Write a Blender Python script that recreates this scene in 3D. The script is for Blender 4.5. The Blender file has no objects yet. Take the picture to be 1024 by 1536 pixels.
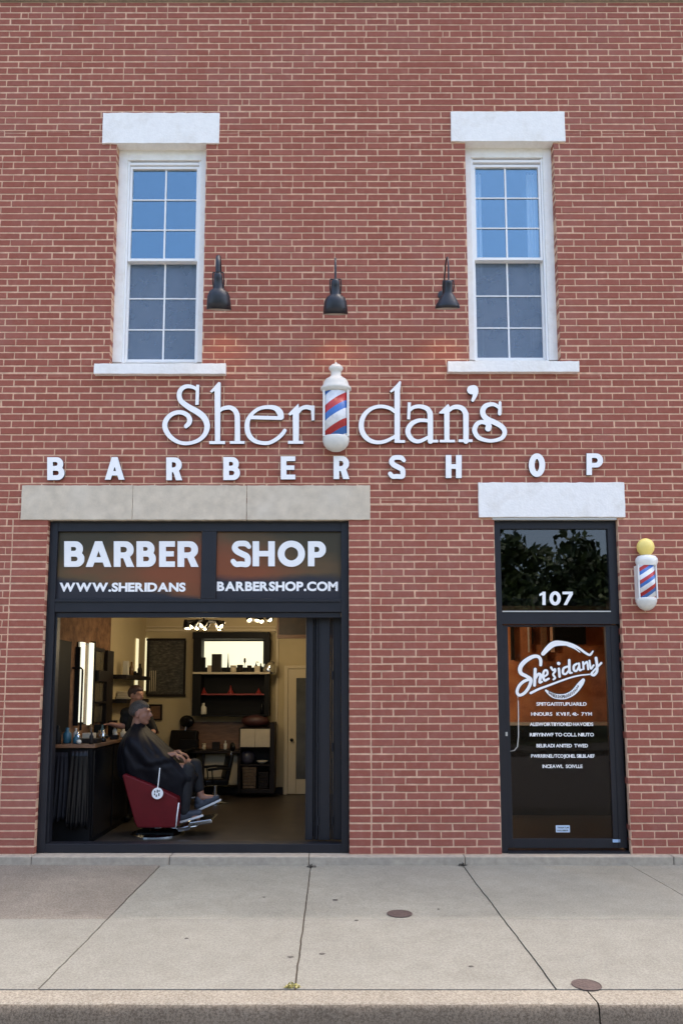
import bpy, bmesh, math, random
import numpy as np
from mathutils import Vector, Matrix
random.seed(7); rng = np.random.default_rng(7)
PI = math.pi
sc = bpy.context.scene; COL = sc.collection

# ------------------------------------------------------------------ camera
F = 1109.0; PX, PY = 503.0, 921.0; D = 7.62; H = 1.68
PITCH = math.atan(0.108); CP, SP = math.cos(PITCH), math.sin(PITCH)
def W(px, py, Y=0.0):
    """point of the place seen at photo pixel px, py on the vertical plane Y"""
    u = (px-PX)/F; v = (PY-py)/F
    t = (D+Y)/(CP-v*SP)
    return Vector((u*t, Y, H+t*(SP+v*CP)))
def G(px, py, z=0.0):
    u = (px-PX)/F; v = (PY-py)/F
    t = (z-H)/(SP+v*CP)
    return Vector((u*t, -D+t*(CP-v*SP), z))
def zy(py, Y=0.0): return W(PX, py, Y).z
def xx(px, py, Y=0.0): return W(px, py, Y).x
cam_d = bpy.data.cameras.new('camera'); cam = bpy.data.objects.new('camera', cam_d); COL.objects.link(cam)
cam.location = (0, -D, H); cam.rotation_euler = (PI/2+PITCH, 0, 0)
cam_d.sensor_fit = 'VERTICAL'; cam_d.sensor_height = 36; cam_d.sensor_width = 24
cam_d.lens = 36*F/1536; cam_d.shift_x = (512-PX)/1536; cam_d.shift_y = (PY-768)/1536
cam_d.clip_end = 2000; cam_d.clip_start = 0.05
sc.camera = cam

# ------------------------------------------------------------------ materials
def mat(name, col, rough=0.7, metal=0.0, var=0.0, vscale=8.0, bump=0.0, bscale=60.0, col2=None, spec=0.5,
        emit=None, estr=0.0, island=0.0, stops=None, detail=6, coords='Object', stretch=(1,1,1), bdist=0.01):
    m = bpy.data.materials.new(name); m.use_nodes = True
    nt = m.node_tree; N = nt.nodes; L = nt.links
    b = N['Principled BSDF']
    b.inputs['Base Color'].default_value = (*col, 1); b.inputs['Roughness'].default_value = rough
    b.inputs['Metallic'].default_value = metal; b.inputs['Specular IOR Level'].default_value = spec
    if emit: b.inputs['Emission Color'].default_value = (*emit, 1); b.inputs['Emission Strength'].default_value = estr
    if var or bump or island or stops:
        tc = N.new('ShaderNodeTexCoord'); mp = N.new('ShaderNodeMapping'); mp.inputs['Scale'].default_value = stretch
        L.new(tc.outputs[coords], mp.inputs['Vector'])
    if var or island or stops:
        nz = N.new('ShaderNodeTexNoise'); nz.inputs['Scale'].default_value = vscale; nz.inputs['Detail'].default_value = detail
        nz.inputs['Roughness'].default_value = 0.62
        L.new(mp.outputs[0], nz.inputs['Vector'])
        src = nz.outputs['Fac']
        if island:
            ge = N.new('ShaderNodeNewGeometry')
            mx = N.new('ShaderNodeMix'); mx.data_type = 'FLOAT'; mx.inputs[0].default_value = island
            L.new(nz.outputs['Fac'], mx.inputs[2]); L.new(ge.outputs['Random Per Island'], mx.inputs[3]); src = mx.outputs[0]
        cr = N.new('ShaderNodeValToRGB'); e = cr.color_ramp.elements
        if stops:
            e[0].position, e[0].color = stops[0][0], (*stops[0][1], 1)
            e[1].position, e[1].color = stops[-1][0], (*stops[-1][1], 1)
            for p, c in stops[1:-1]:
                q = e.new(p); q.color = (*c, 1)
        else:
            c2 = col2 or tuple(min(1, c*(1+var)) for c in col); c1 = tuple(c*(1-var) for c in col)
            e[0].position, e[0].color = (0.3, (*c1, 1)); e[1].position, e[1].color = (0.7, (*c2, 1))
        L.new(src, cr.inputs['Fac']); L.new(cr.outputs['Color'], b.inputs['Base Color'])
    if bump:
        n2 = N.new('ShaderNodeTexNoise'); n2.inputs['Scale'].default_value = bscale; n2.inputs['Detail'].default_value = 8
        L.new(mp.outputs[0], n2.inputs['Vector'])
        bp = N.new('ShaderNodeBump'); bp.inputs['Strength'].default_value = bump; bp.inputs['Distance'].default_value = bdist
        L.new(n2.outputs['Fac'], bp.inputs['Height']); L.new(bp.outputs[0], b.inputs['Normal'])
    return m
def glass_mat(name, refl, tint=(0.95,0.97,0.98), gcol=(1,1,1), wav=0.0):
    m = bpy.data.materials.new(name); m.use_nodes = True
    nt = m.node_tree; N = nt.nodes; L = nt.links; N.remove(N['Principled BSDF'])
    tr = N.new('ShaderNodeBsdfTransparent'); tr.inputs[0].default_value = (*tint, 1)
    gl = N.new('ShaderNodeBsdfGlossy'); gl.inputs['Roughness'].default_value = 0.01; gl.inputs[0].default_value = (*gcol, 1)
    mx = N.new('ShaderNodeMixShader'); mx.inputs[0].default_value = refl
    L.new(tr.outputs[0], mx.inputs[1]); L.new(gl.outputs[0], mx.inputs[2]); L.new(mx.outputs[0], N['Material Output'].inputs[0])
    if wav:
        tc = N.new('ShaderNodeTexCoord')
        n2 = N.new('ShaderNodeTexNoise'); n2.inputs['Scale'].default_value = 2.5; n2.inputs['Detail'].default_value = 1
        L.new(tc.outputs['Object'], n2.inputs['Vector'])
        bp = N.new('ShaderNodeBump'); bp.inputs['Strength'].default_value = wav; bp.inputs['Distance'].default_value = 0.01
        L.new(n2.outputs['Fac'], bp.inputs['Height']); L.new(bp.outputs[0], gl.inputs['Normal'])
    return m
def two_scale(m, scale, amt, col):
    """multiply/mix a second, larger blotch layer (dirt, wear) over a material's base colour"""
    nt = m.node_tree; N = nt.nodes; L = nt.links; b = N['Principled BSDF']
    lk = b.inputs['Base Color'].links
    tc = N.new('ShaderNodeTexCoord'); nz = N.new('ShaderNodeTexNoise'); nz.inputs['Scale'].default_value = scale; nz.inputs['Detail'].default_value = 7
    nz.inputs['Roughness'].default_value = 0.7
    L.new(tc.outputs['Object'], nz.inputs['Vector'])
    cr = N.new('ShaderNodeValToRGB'); cr.color_ramp.elements[0].position = 0.5; cr.color_ramp.elements[1].position = 0.72
    cr.color_ramp.elements[0].color = (0,0,0,1); cr.color_ramp.elements[1].color = (amt,amt,amt,1)
    L.new(nz.outputs['Fac'], cr.inputs['Fac'])
    mx = N.new('ShaderNodeMix'); mx.data_type = 'RGBA'
    L.new(cr.outputs['Color'], mx.inputs[0])
    if lk: L.new(lk[0].from_socket, mx.inputs[6])
    else: mx.inputs[6].default_value = b.inputs['Base Color'].default_value
    mx.inputs[7].default_value = (*col, 1)
    L.new(mx.outputs[2], b.inputs['Base Color'])
    return m

M = {}
M['brick'] = mat('brick', (.24,.09,.075), .9, spec=.2, bump=.5, bscale=90, island=.45, vscale=26,
    stops=[(0.15,(.272,.083,.056)),(0.42,(.296,.095,.067)),(0.6,(.312,.102,.072)),(0.88,(.338,.122,.090))], bdist=.004)
two_scale(M['brick'], 0.9, .5, (.33,.150,.125))
two_scale(M['brick'], 14, .18, (.42,.27,.20))
M['brick_rough'] = mat('brick_rough', (.3,.11,.08), .9, var=.4, vscale=30, bump=.6)
M['mortar'] = mat('mortar', (.62,.39,.26), .95, var=.22, vscale=14, bump=.6, bscale=120, bdist=.004)
M['white_stone'] = two_scale(mat('white_stone', (.85,.835,.80), .7, var=.04, vscale=20, bump=.6, bscale=45, bdist=.006), 4.5, .4, (.62,.57,.49))
M['white_paint'] = two_scale(mat('white_paint', (.85,.84,.80), .5, var=.03, vscale=12, bump=.2, bscale=30), 5, .4, (.64,.58,.47))
M['vinyl'] = mat('vinyl', (.86,.855,.84), .35, var=.02, vscale=10)
M['limestone'] = two_scale(mat('limestone', (.58,.50,.385), .85, var=.12, vscale=9, bump=.4, bscale=80, bdist=.004), 2.2, .4, (.66,.60,.50))
M['plinth'] = two_scale(mat('plinth', (.39,.335,.26), .9, var=.16, vscale=18, bump=.5, bscale=90, bdist=.004), 3, .5, (.25,.22,.19))
M['charcoal'] = mat('charcoal_metal', (.0125,.013,.0175), .45, spec=.35, var=.15, vscale=5, bump=.05, bscale=200)
M['charcoal_in'] = mat('charcoal_gasket', (.008,.008,.010), .5)
M['letter_white'] = mat('letter_white', (.90,.895,.88), .35)
M['letter_side'] = mat('letter_return', (.02,.022,.035), .4)
M['lamp'] = mat('lamp_enamel', (.013,.015,.021), .4, var=.2, vscale=20)
M['lamp_in'] = mat('lamp_inner', (.45,.40,.34), .6)
M['silver'] = mat('silver_trim', (.55,.54,.50), .4, metal=.3)
M['glass_up'] = glass_mat('window_glass', .20, gcol=(.50,.79,1), wav=.35)
M['glass_lo'] = glass_mat('screen_glass', .30, wav=.15)
M['glass_door'] = glass_mat('door_glass', .012, tint=(.7,.7,.7), wav=.1)
M['glass_transom'] = glass_mat('transom_glass', .065, tint=(.5,.5,.5), wav=.1)
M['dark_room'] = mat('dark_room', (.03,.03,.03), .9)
M['black'] = mat('black_matte', (.006,.006,.0065), .6, spec=.15)
M['black_gloss'] = mat('black_gloss', (.006,.006,.007), .25, spec=.25)
M['cream'] = mat('cream_wall', (.47,.39,.235), .8, var=.05, vscale=3, bump=.1)
M['cream2'] = mat('cream_trim', (.54,.46,.31), .6)
M['ceil'] = mat('ceiling_paint', (.45,.37,.24), .9)
M['floor'] = two_scale(mat('stained_concrete_floor', (.050,.038,.027), .38, var=.35, vscale=4, bump=.06), 1.5, .6, (.03,.024,.02))
M['walnut'] = mat('walnut', (.16,.082,.042), .45, var=.4, vscale=5, stretch=(1,1,9), bump=.1)
M['darkwood'] = mat('dark_wood', (.014,.010,.008), .5, spec=.2, var=.4, vscale=6)
M['red'] = mat('red_vinyl', (.115,.005,.008), .5, spec=.25, var=.12, vscale=9, bump=.1, bscale=25)
M['red2'] = mat('red_dull', (.20,.015,.012), .5)
M['chrome'] = mat('chrome', (.75,.78,.80), .15, metal=1)
M['skin'] = mat('skin', (.31,.15,.10), .5, var=.10, vscale=25)
M['hair_grey'] = mat('grey_hair', (.075,.066,.060), .8, var=.6, vscale=90, bump=.6, bscale=200)
M['hair_dark'] = mat('dark_hair', (.035,.012,.009), .6, var=.4, vscale=60, bump=.5, bscale=150)
M['cape'] = mat('black_cape', (.0065,.0067,.010), .6, spec=.2, var=.2, vscale=7, bump=.15, bscale=14)
M['denim'] = mat('dark_trousers', (.014,.014,.016), .8, var=.3, vscale=20)
M['shoe'] = mat('shoe_cloth', (.045,.052,.068), .6, var=.2, vscale=30)
M['white'] = mat('white_rubber', (.72,.72,.70), .5)
M['tube'] = mat('tube_light', (.9,.9,.8), .4, emit=(1,.95,.74), estr=.32)
M['bulb'] = mat('bulb_glow', (1,.9,.7), .3, emit=(1,.80,.45), estr=1.6)
M['panel_glow'] = mat('window_glow_panel', (.8,.8,.7), .5, emit=(1,.97,.70), estr=.26)  # emissive stand-in for window light in the cabinet mirror
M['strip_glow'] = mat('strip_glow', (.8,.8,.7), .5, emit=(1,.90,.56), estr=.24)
M['mirror'] = mat('mirror_glass', (.07,.06,.045), .1, metal=.6)
M['photo'] = mat('dark_print', (.03,.03,.028), .35, stops=[(.35,(.012,.012,.012)),(.52,(.045,.042,.035)),(.68,(.11,.10,.08))], vscale=14, stretch=(1,1,2.5))
M['tan'] = mat('tan_cloth', (.50,.44,.33), .9, var=.08, vscale=10)
M['wicker'] = mat('wicker', (.10,.07,.045), .8, var=.4, vscale=40, bump=.5)
M['teal'] = mat('teal_plastic', (.02,.09,.13), .4)
M['label_white'] = mat('bottle_white', (.55,.53,.45), .4)
M['amber'] = mat('bottle_amber', (.12,.06,.02), .25)
M['rust_door'] = mat('brown_plaster', (.21,.075,.03), .6, stops=[(.3,(.19,.065,.026)),(.5,(.38,.14,.055)),(.72,(.50,.22,.09))], vscale=3, bump=.2)
M['old_brick'] = mat('old_brick', (.2,.1,.05), .9, stops=[(.3,(.08,.04,.022)),(.5,(.17,.085,.042)),(.7,(.26,.14,.07))], vscale=9, bump=.6, bscale=30)
M['yellow'] = mat('yellow_globe', (.92,.72,.20), .4, var=.06, vscale=12)
M['pole_white'] = mat('pole_white', (.80,.79,.75), .35, var=.03, vscale=12)
M['cast'] = two_scale(mat('cast_silver_white', (.66,.65,.60), .4, var=.06, vscale=14, bump=.1, bscale=20), 9, .4, (.5,.46,.40))
M['iron'] = mat('cast_iron', (.075,.050,.042), .75, var=.3, vscale=60, bump=.6, bscale=90)
M['leaf'] = mat('leaf', (.045,.075,.02), .6, island=.8, vscale=1.5, stops=[(.1,(.018,.035,.010)),(.5,(.04,.07,.018)),(.9,(.085,.12,.03))])
M['bark'] = mat('bark', (.10,.075,.05), .9, var=.3, vscale=12, bump=.8)
M['weed'] = mat('weed_leaf', (.34,.30,.08), .7, island=.6, vscale=20, var=.3)
M['gum'] = mat('gum_spot', (.07,.06,.05), .8, var=.3, vscale=40)

# concrete: aggregate speckle + large stains
def concrete(name, base, spread=.16, seed=0, speck=.5):
    m = bpy.data.materials.new(name); m.use_nodes = True
    nt = m.node_tree; N = nt.nodes; L = nt.links; b = N['Principled BSDF']; b.inputs['Roughness'].default_value = .92
    b.inputs['Specular IOR Level'].default_value = .3
    tc = N.new('ShaderNodeTexCoord'); mp = N.new('ShaderNodeMapping'); mp.inputs['Location'].default_value = (seed*7.3, seed*3.1, 0)
    L.new(tc.outputs['Object'], mp.inputs[0])
    def noise(s, d, r=.6):
        n = N.new('ShaderNodeTexNoise'); n.inputs['Scale'].default_value = s; n.inputs['Detail'].default_value = d
        n.inputs['Roughness'].default_value = r; L.new(mp.outputs[0], n.inputs['Vector']); return n.outputs['Fac']
    def ramp(src, p0, c0, p1, c1):
        r = N.new('ShaderNodeValToRGB'); e = r.color_ramp.elements
        e[0].position, e[0].color = p0, (*c0, 1); e[1].position, e[1].color = p1, (*c1, 1)
        L.new(src, r.inputs['Fac']); return r.outputs['Color']
    def mul(a, c, f):
        x = N.new('ShaderNodeMix'); x.data_type = 'RGBA'; x.blend_type = 'MULTIPLY'; x.inputs[0].default_value = f
        L.new(a, x.inputs[6]); L.new(c, x.inputs[7]); return x.outputs[2]
    c = ramp(noise(1.3, 6), .3, tuple(v*(1-spread) for v in base), .7, tuple(v*(1+spread) for v in base))
    c = mul(c, ramp(noise(70, 3, .75), .40, (.60,.58,.55), .58, (1.12,1.12,1.12)), speck)
    c = mul(c, ramp(noise(200, 2), .38, (.7,.7,.7), .6, (1.1,1.1,1.1)), speck)
    c = mul(c, ramp(noise(6, 8, .75), .3, (.80,.78,.76), .6, (1,1,1)), .7)
    L.new(c, b.inputs['Base Color'])
    bp = N.new('ShaderNodeBump'); bp.inputs['Strength'].default_value = .6; bp.inputs['Distance'].default_value = .003
    L.new(noise(260, 5), bp.inputs['Height']); L.new(bp.outputs[0], b.inputs['Normal'])
    return m
M['conc_out'] = concrete('pavement_concrete', (.258,.247,.208), .05, 1)
M['conc_in'] = concrete('pavement_concrete_grey', (.285,.276,.226), .10, 2)
M['conc_old'] = concrete('pavement_concrete_weathered', (.255,.226,.182), .14, 3, speck=.8)
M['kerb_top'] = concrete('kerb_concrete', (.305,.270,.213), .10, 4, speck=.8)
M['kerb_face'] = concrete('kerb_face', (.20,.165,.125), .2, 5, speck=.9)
M['asphalt'] = concrete('asphalt', (.06,.06,.06), .15, 6, speck=.8)
M['road'] = concrete('pale_road', (.30,.28,.25), .15, 8)
M['joint'] = mat('joint_dirt', (.07,.055,.04), 1)
M['grass'] = mat('grass_ground', (.06,.08,.03), .95, var=.3, vscale=2)

# painted sign panel: mottled olive / rust with a dark band at the bottom
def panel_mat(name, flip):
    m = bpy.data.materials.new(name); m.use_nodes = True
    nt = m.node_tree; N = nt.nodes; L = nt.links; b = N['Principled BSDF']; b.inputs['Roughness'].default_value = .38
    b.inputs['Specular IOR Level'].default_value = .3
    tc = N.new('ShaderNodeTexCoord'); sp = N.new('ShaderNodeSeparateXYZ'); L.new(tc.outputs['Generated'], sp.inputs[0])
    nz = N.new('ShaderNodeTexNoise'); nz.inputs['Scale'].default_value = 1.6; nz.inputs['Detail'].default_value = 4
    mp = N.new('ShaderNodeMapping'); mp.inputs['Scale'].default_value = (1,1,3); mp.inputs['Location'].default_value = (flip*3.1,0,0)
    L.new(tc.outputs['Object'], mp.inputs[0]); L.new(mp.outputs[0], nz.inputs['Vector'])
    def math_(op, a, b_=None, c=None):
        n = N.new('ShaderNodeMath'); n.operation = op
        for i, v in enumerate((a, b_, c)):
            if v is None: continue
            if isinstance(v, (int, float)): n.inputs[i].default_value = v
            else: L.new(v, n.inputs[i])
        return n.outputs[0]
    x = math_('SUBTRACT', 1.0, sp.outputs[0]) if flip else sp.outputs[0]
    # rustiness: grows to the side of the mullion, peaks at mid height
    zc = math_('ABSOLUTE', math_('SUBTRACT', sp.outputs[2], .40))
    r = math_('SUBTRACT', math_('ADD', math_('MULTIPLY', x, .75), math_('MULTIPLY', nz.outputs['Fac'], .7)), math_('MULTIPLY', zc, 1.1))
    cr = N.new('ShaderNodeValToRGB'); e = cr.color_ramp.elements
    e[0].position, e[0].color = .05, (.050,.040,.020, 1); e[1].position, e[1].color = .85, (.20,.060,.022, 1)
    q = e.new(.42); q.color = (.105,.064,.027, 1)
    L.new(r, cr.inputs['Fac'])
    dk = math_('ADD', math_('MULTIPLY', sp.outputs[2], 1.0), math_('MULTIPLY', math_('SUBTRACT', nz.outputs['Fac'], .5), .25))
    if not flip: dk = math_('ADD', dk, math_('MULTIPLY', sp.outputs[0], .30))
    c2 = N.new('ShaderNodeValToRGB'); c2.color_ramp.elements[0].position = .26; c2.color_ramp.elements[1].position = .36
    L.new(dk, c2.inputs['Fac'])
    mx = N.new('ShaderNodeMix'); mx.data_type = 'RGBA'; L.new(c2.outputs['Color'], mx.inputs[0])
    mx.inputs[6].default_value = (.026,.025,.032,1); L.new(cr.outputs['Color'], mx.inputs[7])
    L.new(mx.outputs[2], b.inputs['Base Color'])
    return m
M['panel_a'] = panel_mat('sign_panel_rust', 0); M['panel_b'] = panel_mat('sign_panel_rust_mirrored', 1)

def stripe_mat(name, slope, period, off):
    m = bpy.data.materials.new(name); m.use_nodes = True
    nt = m.node_tree; N = nt.nodes; L = nt.links; b = N['Principled BSDF']; b.inputs['Roughness'].default_value = .3
    tc = N.new('ShaderNodeTexCoord'); sp = N.new('ShaderNodeSeparateXYZ'); L.new(tc.outputs['Object'], sp.inputs[0])
    nz = N.new('ShaderNodeTexNoise'); nz.inputs['Scale'].default_value = 22; L.new(tc.outputs['Object'], nz.inputs['Vector'])
    def math_(op, a, b_=None, c=None):
        n = N.new('ShaderNodeMath'); n.operation = op
        for i, v in enumerate((a, b_, c)):
            if v is None: continue
            if isinstance(v, (int, float)): n.inputs[i].default_value = v
            else: L.new(v, n.inputs[i])
        return n.outputs[0]
    t = math_('SUBTRACT', sp.outputs[2], math_('MULTIPLY', sp.outputs[0], slope))
    t = math_('ADD', t, math_('MULTIPLY', nz.outputs['Fac'], .004))
    t = math_('FRACT', math_('ADD', math_('DIVIDE', t, period), off))
    cr = N.new('ShaderNodeValToRGB'); cr.color_ramp.interpolation = 'CONSTANT'; e = cr.color_ramp.elements
    e[0].position, e[0].color = 0, (.05,.17,.50,1)
    e[1].position, e[1].color = .29, (.48,.028,.03,1)
    q = e.new(.60); q.color = (.80,.81,.82,1)
    L.new(t, cr.inputs['Fac'])
    mx = N.new('ShaderNodeMix'); mx.data_type = 'RGBA'; mx.blend_type = 'MULTIPLY'; mx.inputs[0].default_value = .5
    n3 = N.new('ShaderNodeTexNoise'); n3.inputs['Scale'].default_value = 14; L.new(tc.outputs['Object'], n3.inputs['Vector'])
    c3 = N.new('ShaderNodeValToRGB'); c3.color_ramp.elements[0].position = .35; c3.color_ramp.elements[1].position = .6
    c3.color_ramp.elements[0].color = (.6,.6,.65,1)
    L.new(n3.outputs['Fac'], c3.inputs['Fac']); L.new(cr.outputs['Color'], mx.inputs[6]); L.new(c3.outputs['Color'], mx.inputs[7])
    L.new(mx.outputs[2], b.inputs['Base Color'])
    return m

# ------------------------------------------------------------------ mesh builder
class MB:
    def __init__(s): s.v = []; s.f = []; s.m = []
    def add(s, vs, fs, mi=0):
        o = len(s.v); s.v += [tuple(v) for v in vs]; s.f += [tuple(i+o for i in f) for f in fs]
        s.m += [mi]*len(fs) if isinstance(mi, int) else list(mi); return s
    def box(s, x0, x1, y0, y1, z0, z1, mi=0):
        x0, x1 = min(x0,x1), max(x0,x1); z0, z1 = min(z0,z1), max(z0,z1); y0, y1 = min(y0,y1), max(y0,y1)
        v = [(x0,y0,z0),(x1,y0,z0),(x1,y1,z0),(x0,y1,z0),(x0,y0,z1),(x1,y0,z1),(x1,y1,z1),(x0,y1,z1)]
        f = [(0,3,2,1),(4,5,6,7),(0,1,5,4),(1,2,6,5),(2,3,7,6),(3,0,4,7)]
        return s.add(v, f, mi)
    def prism_xz(s, pts, y0, y1, mi=0):
        """outline in x,z extruded from y0 (front) to y1"""
        n = len(pts); A = sum(pts[i][0]*pts[(i+1)%n][1]-pts[(i+1)%n][0]*pts[i][1] for i in range(n))
        if A < 0: pts = pts[::-1]
        v = [(p[0], y0, p[1]) for p in pts]+[(p[0], y1, p[1]) for p in pts]
        f = [tuple(range(n)), tuple(range(2*n-1, n-1, -1))]+[(i, i+n, (i+1)%n+n, (i+1)%n) for i in range(n)]
        return s.add(v, f, mi)
    def lathe(s, prof, c=(0,0,0), n=24, axis=Vector((0,0,1)), sy=1.0, mi=0, arc=None):
        """prof: (r, h) list along the axis"""
        axis = Vector(axis).normalized(); q = Vector((0,0,1)).rotation_difference(axis)
        v = []; f = []; c = Vector(c)
        for r, h in prof:
            for k in range(n):
                a = 2*PI*k/n; p = Vector((r*math.cos(a), r*math.sin(a)*sy, h)); v.append(c+q@p)
        for i in range(len(prof)-1):
            for k in range(n):
                f.append((i*n+k, i*n+(k+1)%n, (i+1)*n+(k+1)%n, (i+1)*n+k))
        if prof[0][0] > 1e-5: f.append(tuple(range(n-1, -1, -1)))
        if prof[-1][0] > 1e-5: f.append(tuple((len(prof)-1)*n+k for k in range(n)))
        return s.add(v, f, mi)
    def tube(s, pts, r, n=10, mi=0):
        pts = [Vector(p) for p in pts]; rs = r if isinstance(r, (list, tuple)) else [r]*len(pts)
        v = []; f = []; up = Vector((0.123,0.37,0.92)).normalized()
        for i, p in enumerate(pts):
            t = (pts[min(i+1,len(pts)-1)]-pts[max(i-1,0)]).normalized()
            a = t.cross(up).normalized(); b = t.cross(a)
            for k in range(n):
                g = 2*PI*k/n; v.append(p+(a*math.cos(g)+b*math.sin(g))*rs[i])
        for i in range(len(pts)-1):
            for k in range(n): f.append((i*n+k, i*n+(k+1)%n, (i+1)*n+(k+1)%n, (i+1)*n+k))
        f.append(tuple(range(n-1,-1,-1))); f.append(tuple((len(pts)-1)*n+k for k in range(n)))
        return s.add(v, f, mi)
    def ball(s, c, r, n=16, mi=0, sq=(1,1,1)):
        v = []; f = []; m = n//2
        for i in range(m+1):
            t = PI*i/m
            for k in range(n):
                a = 2*PI*k/n; v.append((c[0]+r*sq[0]*math.sin(t)*math.cos(a), c[1]+r*sq[1]*math.sin(t)*math.sin(a), c[2]-r*sq[2]*math.cos(t)))
        for i in range(m):
            for k in range(n): f.append((i*n+k, i*n+(k+1)%n, (i+1)*n+(k+1)%n, (i+1)*n+k))
        return s.add(v, f, mi)

def wloc(o):
    p = Vector((0,0,0))
    while o is not None: p += o.location; o = o.parent
    return p
def tag(o, label=None, cat=None, group=None, kind=None):
    if label: o['label'] = label
    if cat: o['category'] = cat
    if group: o['group'] = group
    if kind: o['kind'] = kind
    return o
def link(name, me, mats, parent=None, smooth=False, bevel=0.0, weld=False, seg=2):
    """link a mesh whose vertices are in world space; origin goes to its bottom centre"""
    for m in (mats if isinstance(mats, (list, tuple)) else [mats]): me.materials.append(M[m] if isinstance(m, str) else m)
    n = len(me.vertices); co = np.empty(n*3); me.vertices.foreach_get('co', co); co = co.reshape(-1,3)
    if weld:
        bm = bmesh.new(); bm.from_mesh(me); bmesh.ops.remove_doubles(bm, verts=bm.verts, dist=1e-5)
        bmesh.ops.recalc_face_normals(bm, faces=bm.faces); bm.to_mesh(me); bm.free()
        n = len(me.vertices); co = np.empty(n*3); me.vertices.foreach_get('co', co); co = co.reshape(-1,3)
    o_ = Vector(((co[:,0].min()+co[:,0].max())/2, (co[:,1].min()+co[:,1].max())/2, co[:,2].min()))
    co -= np.array(o_); me.vertices.foreach_set('co', co.ravel())
    if smooth: me.polygons.foreach_set('use_smooth', [True]*len(me.polygons))
    me.update()
    o = bpy.data.objects.new(name, me); COL.objects.link(o)
    if parent is not None: o.parent = parent; o.location = o_-wloc(parent)
    else: o.location = o_
    if bevel:
        b = o.modifiers.new('bevel', 'BEVEL'); b.width = bevel; b.segments = seg; b.limit_method = 'ANGLE'; b.angle_limit = math.radians(40)
    return o
def build(name, mb, mats, parent=None, **k):
    me = bpy.data.meshes.new(name); me.from_pydata(mb.v, [], mb.f)
    me.polygons.foreach_set('material_index', mb.m); me.validate(); me.update()
    return link(name, me, mats, parent, **k)
def empty(name, loc, label, cat, group=None):
    o = bpy.data.objects.new(name, None); COL.objects.link(o); o.location = loc; o.empty_display_size = .1
    return tag(o, label, cat, group)
def eval_mesh(o):
    bpy.context.view_layer.update()
    dg = bpy.context.evaluated_depsgraph_get(); me = bpy.data.meshes.new_from_object(o.evaluated_get(dg))
    bpy.data.objects.remove(o); return me
def rectx(mb, px0, px1, py0, py1, y0, y1, ref=None, mi=0):
    """box whose FRONT face (at y0) covers the photo rectangle"""
    pm = ref if ref is not None else (py0+py1)/2
    mb.box(xx(px0,pm,y0), xx(px1,pm,y0), y0, y1, zy(py0,y0), zy(py1,y0), mi)

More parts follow.
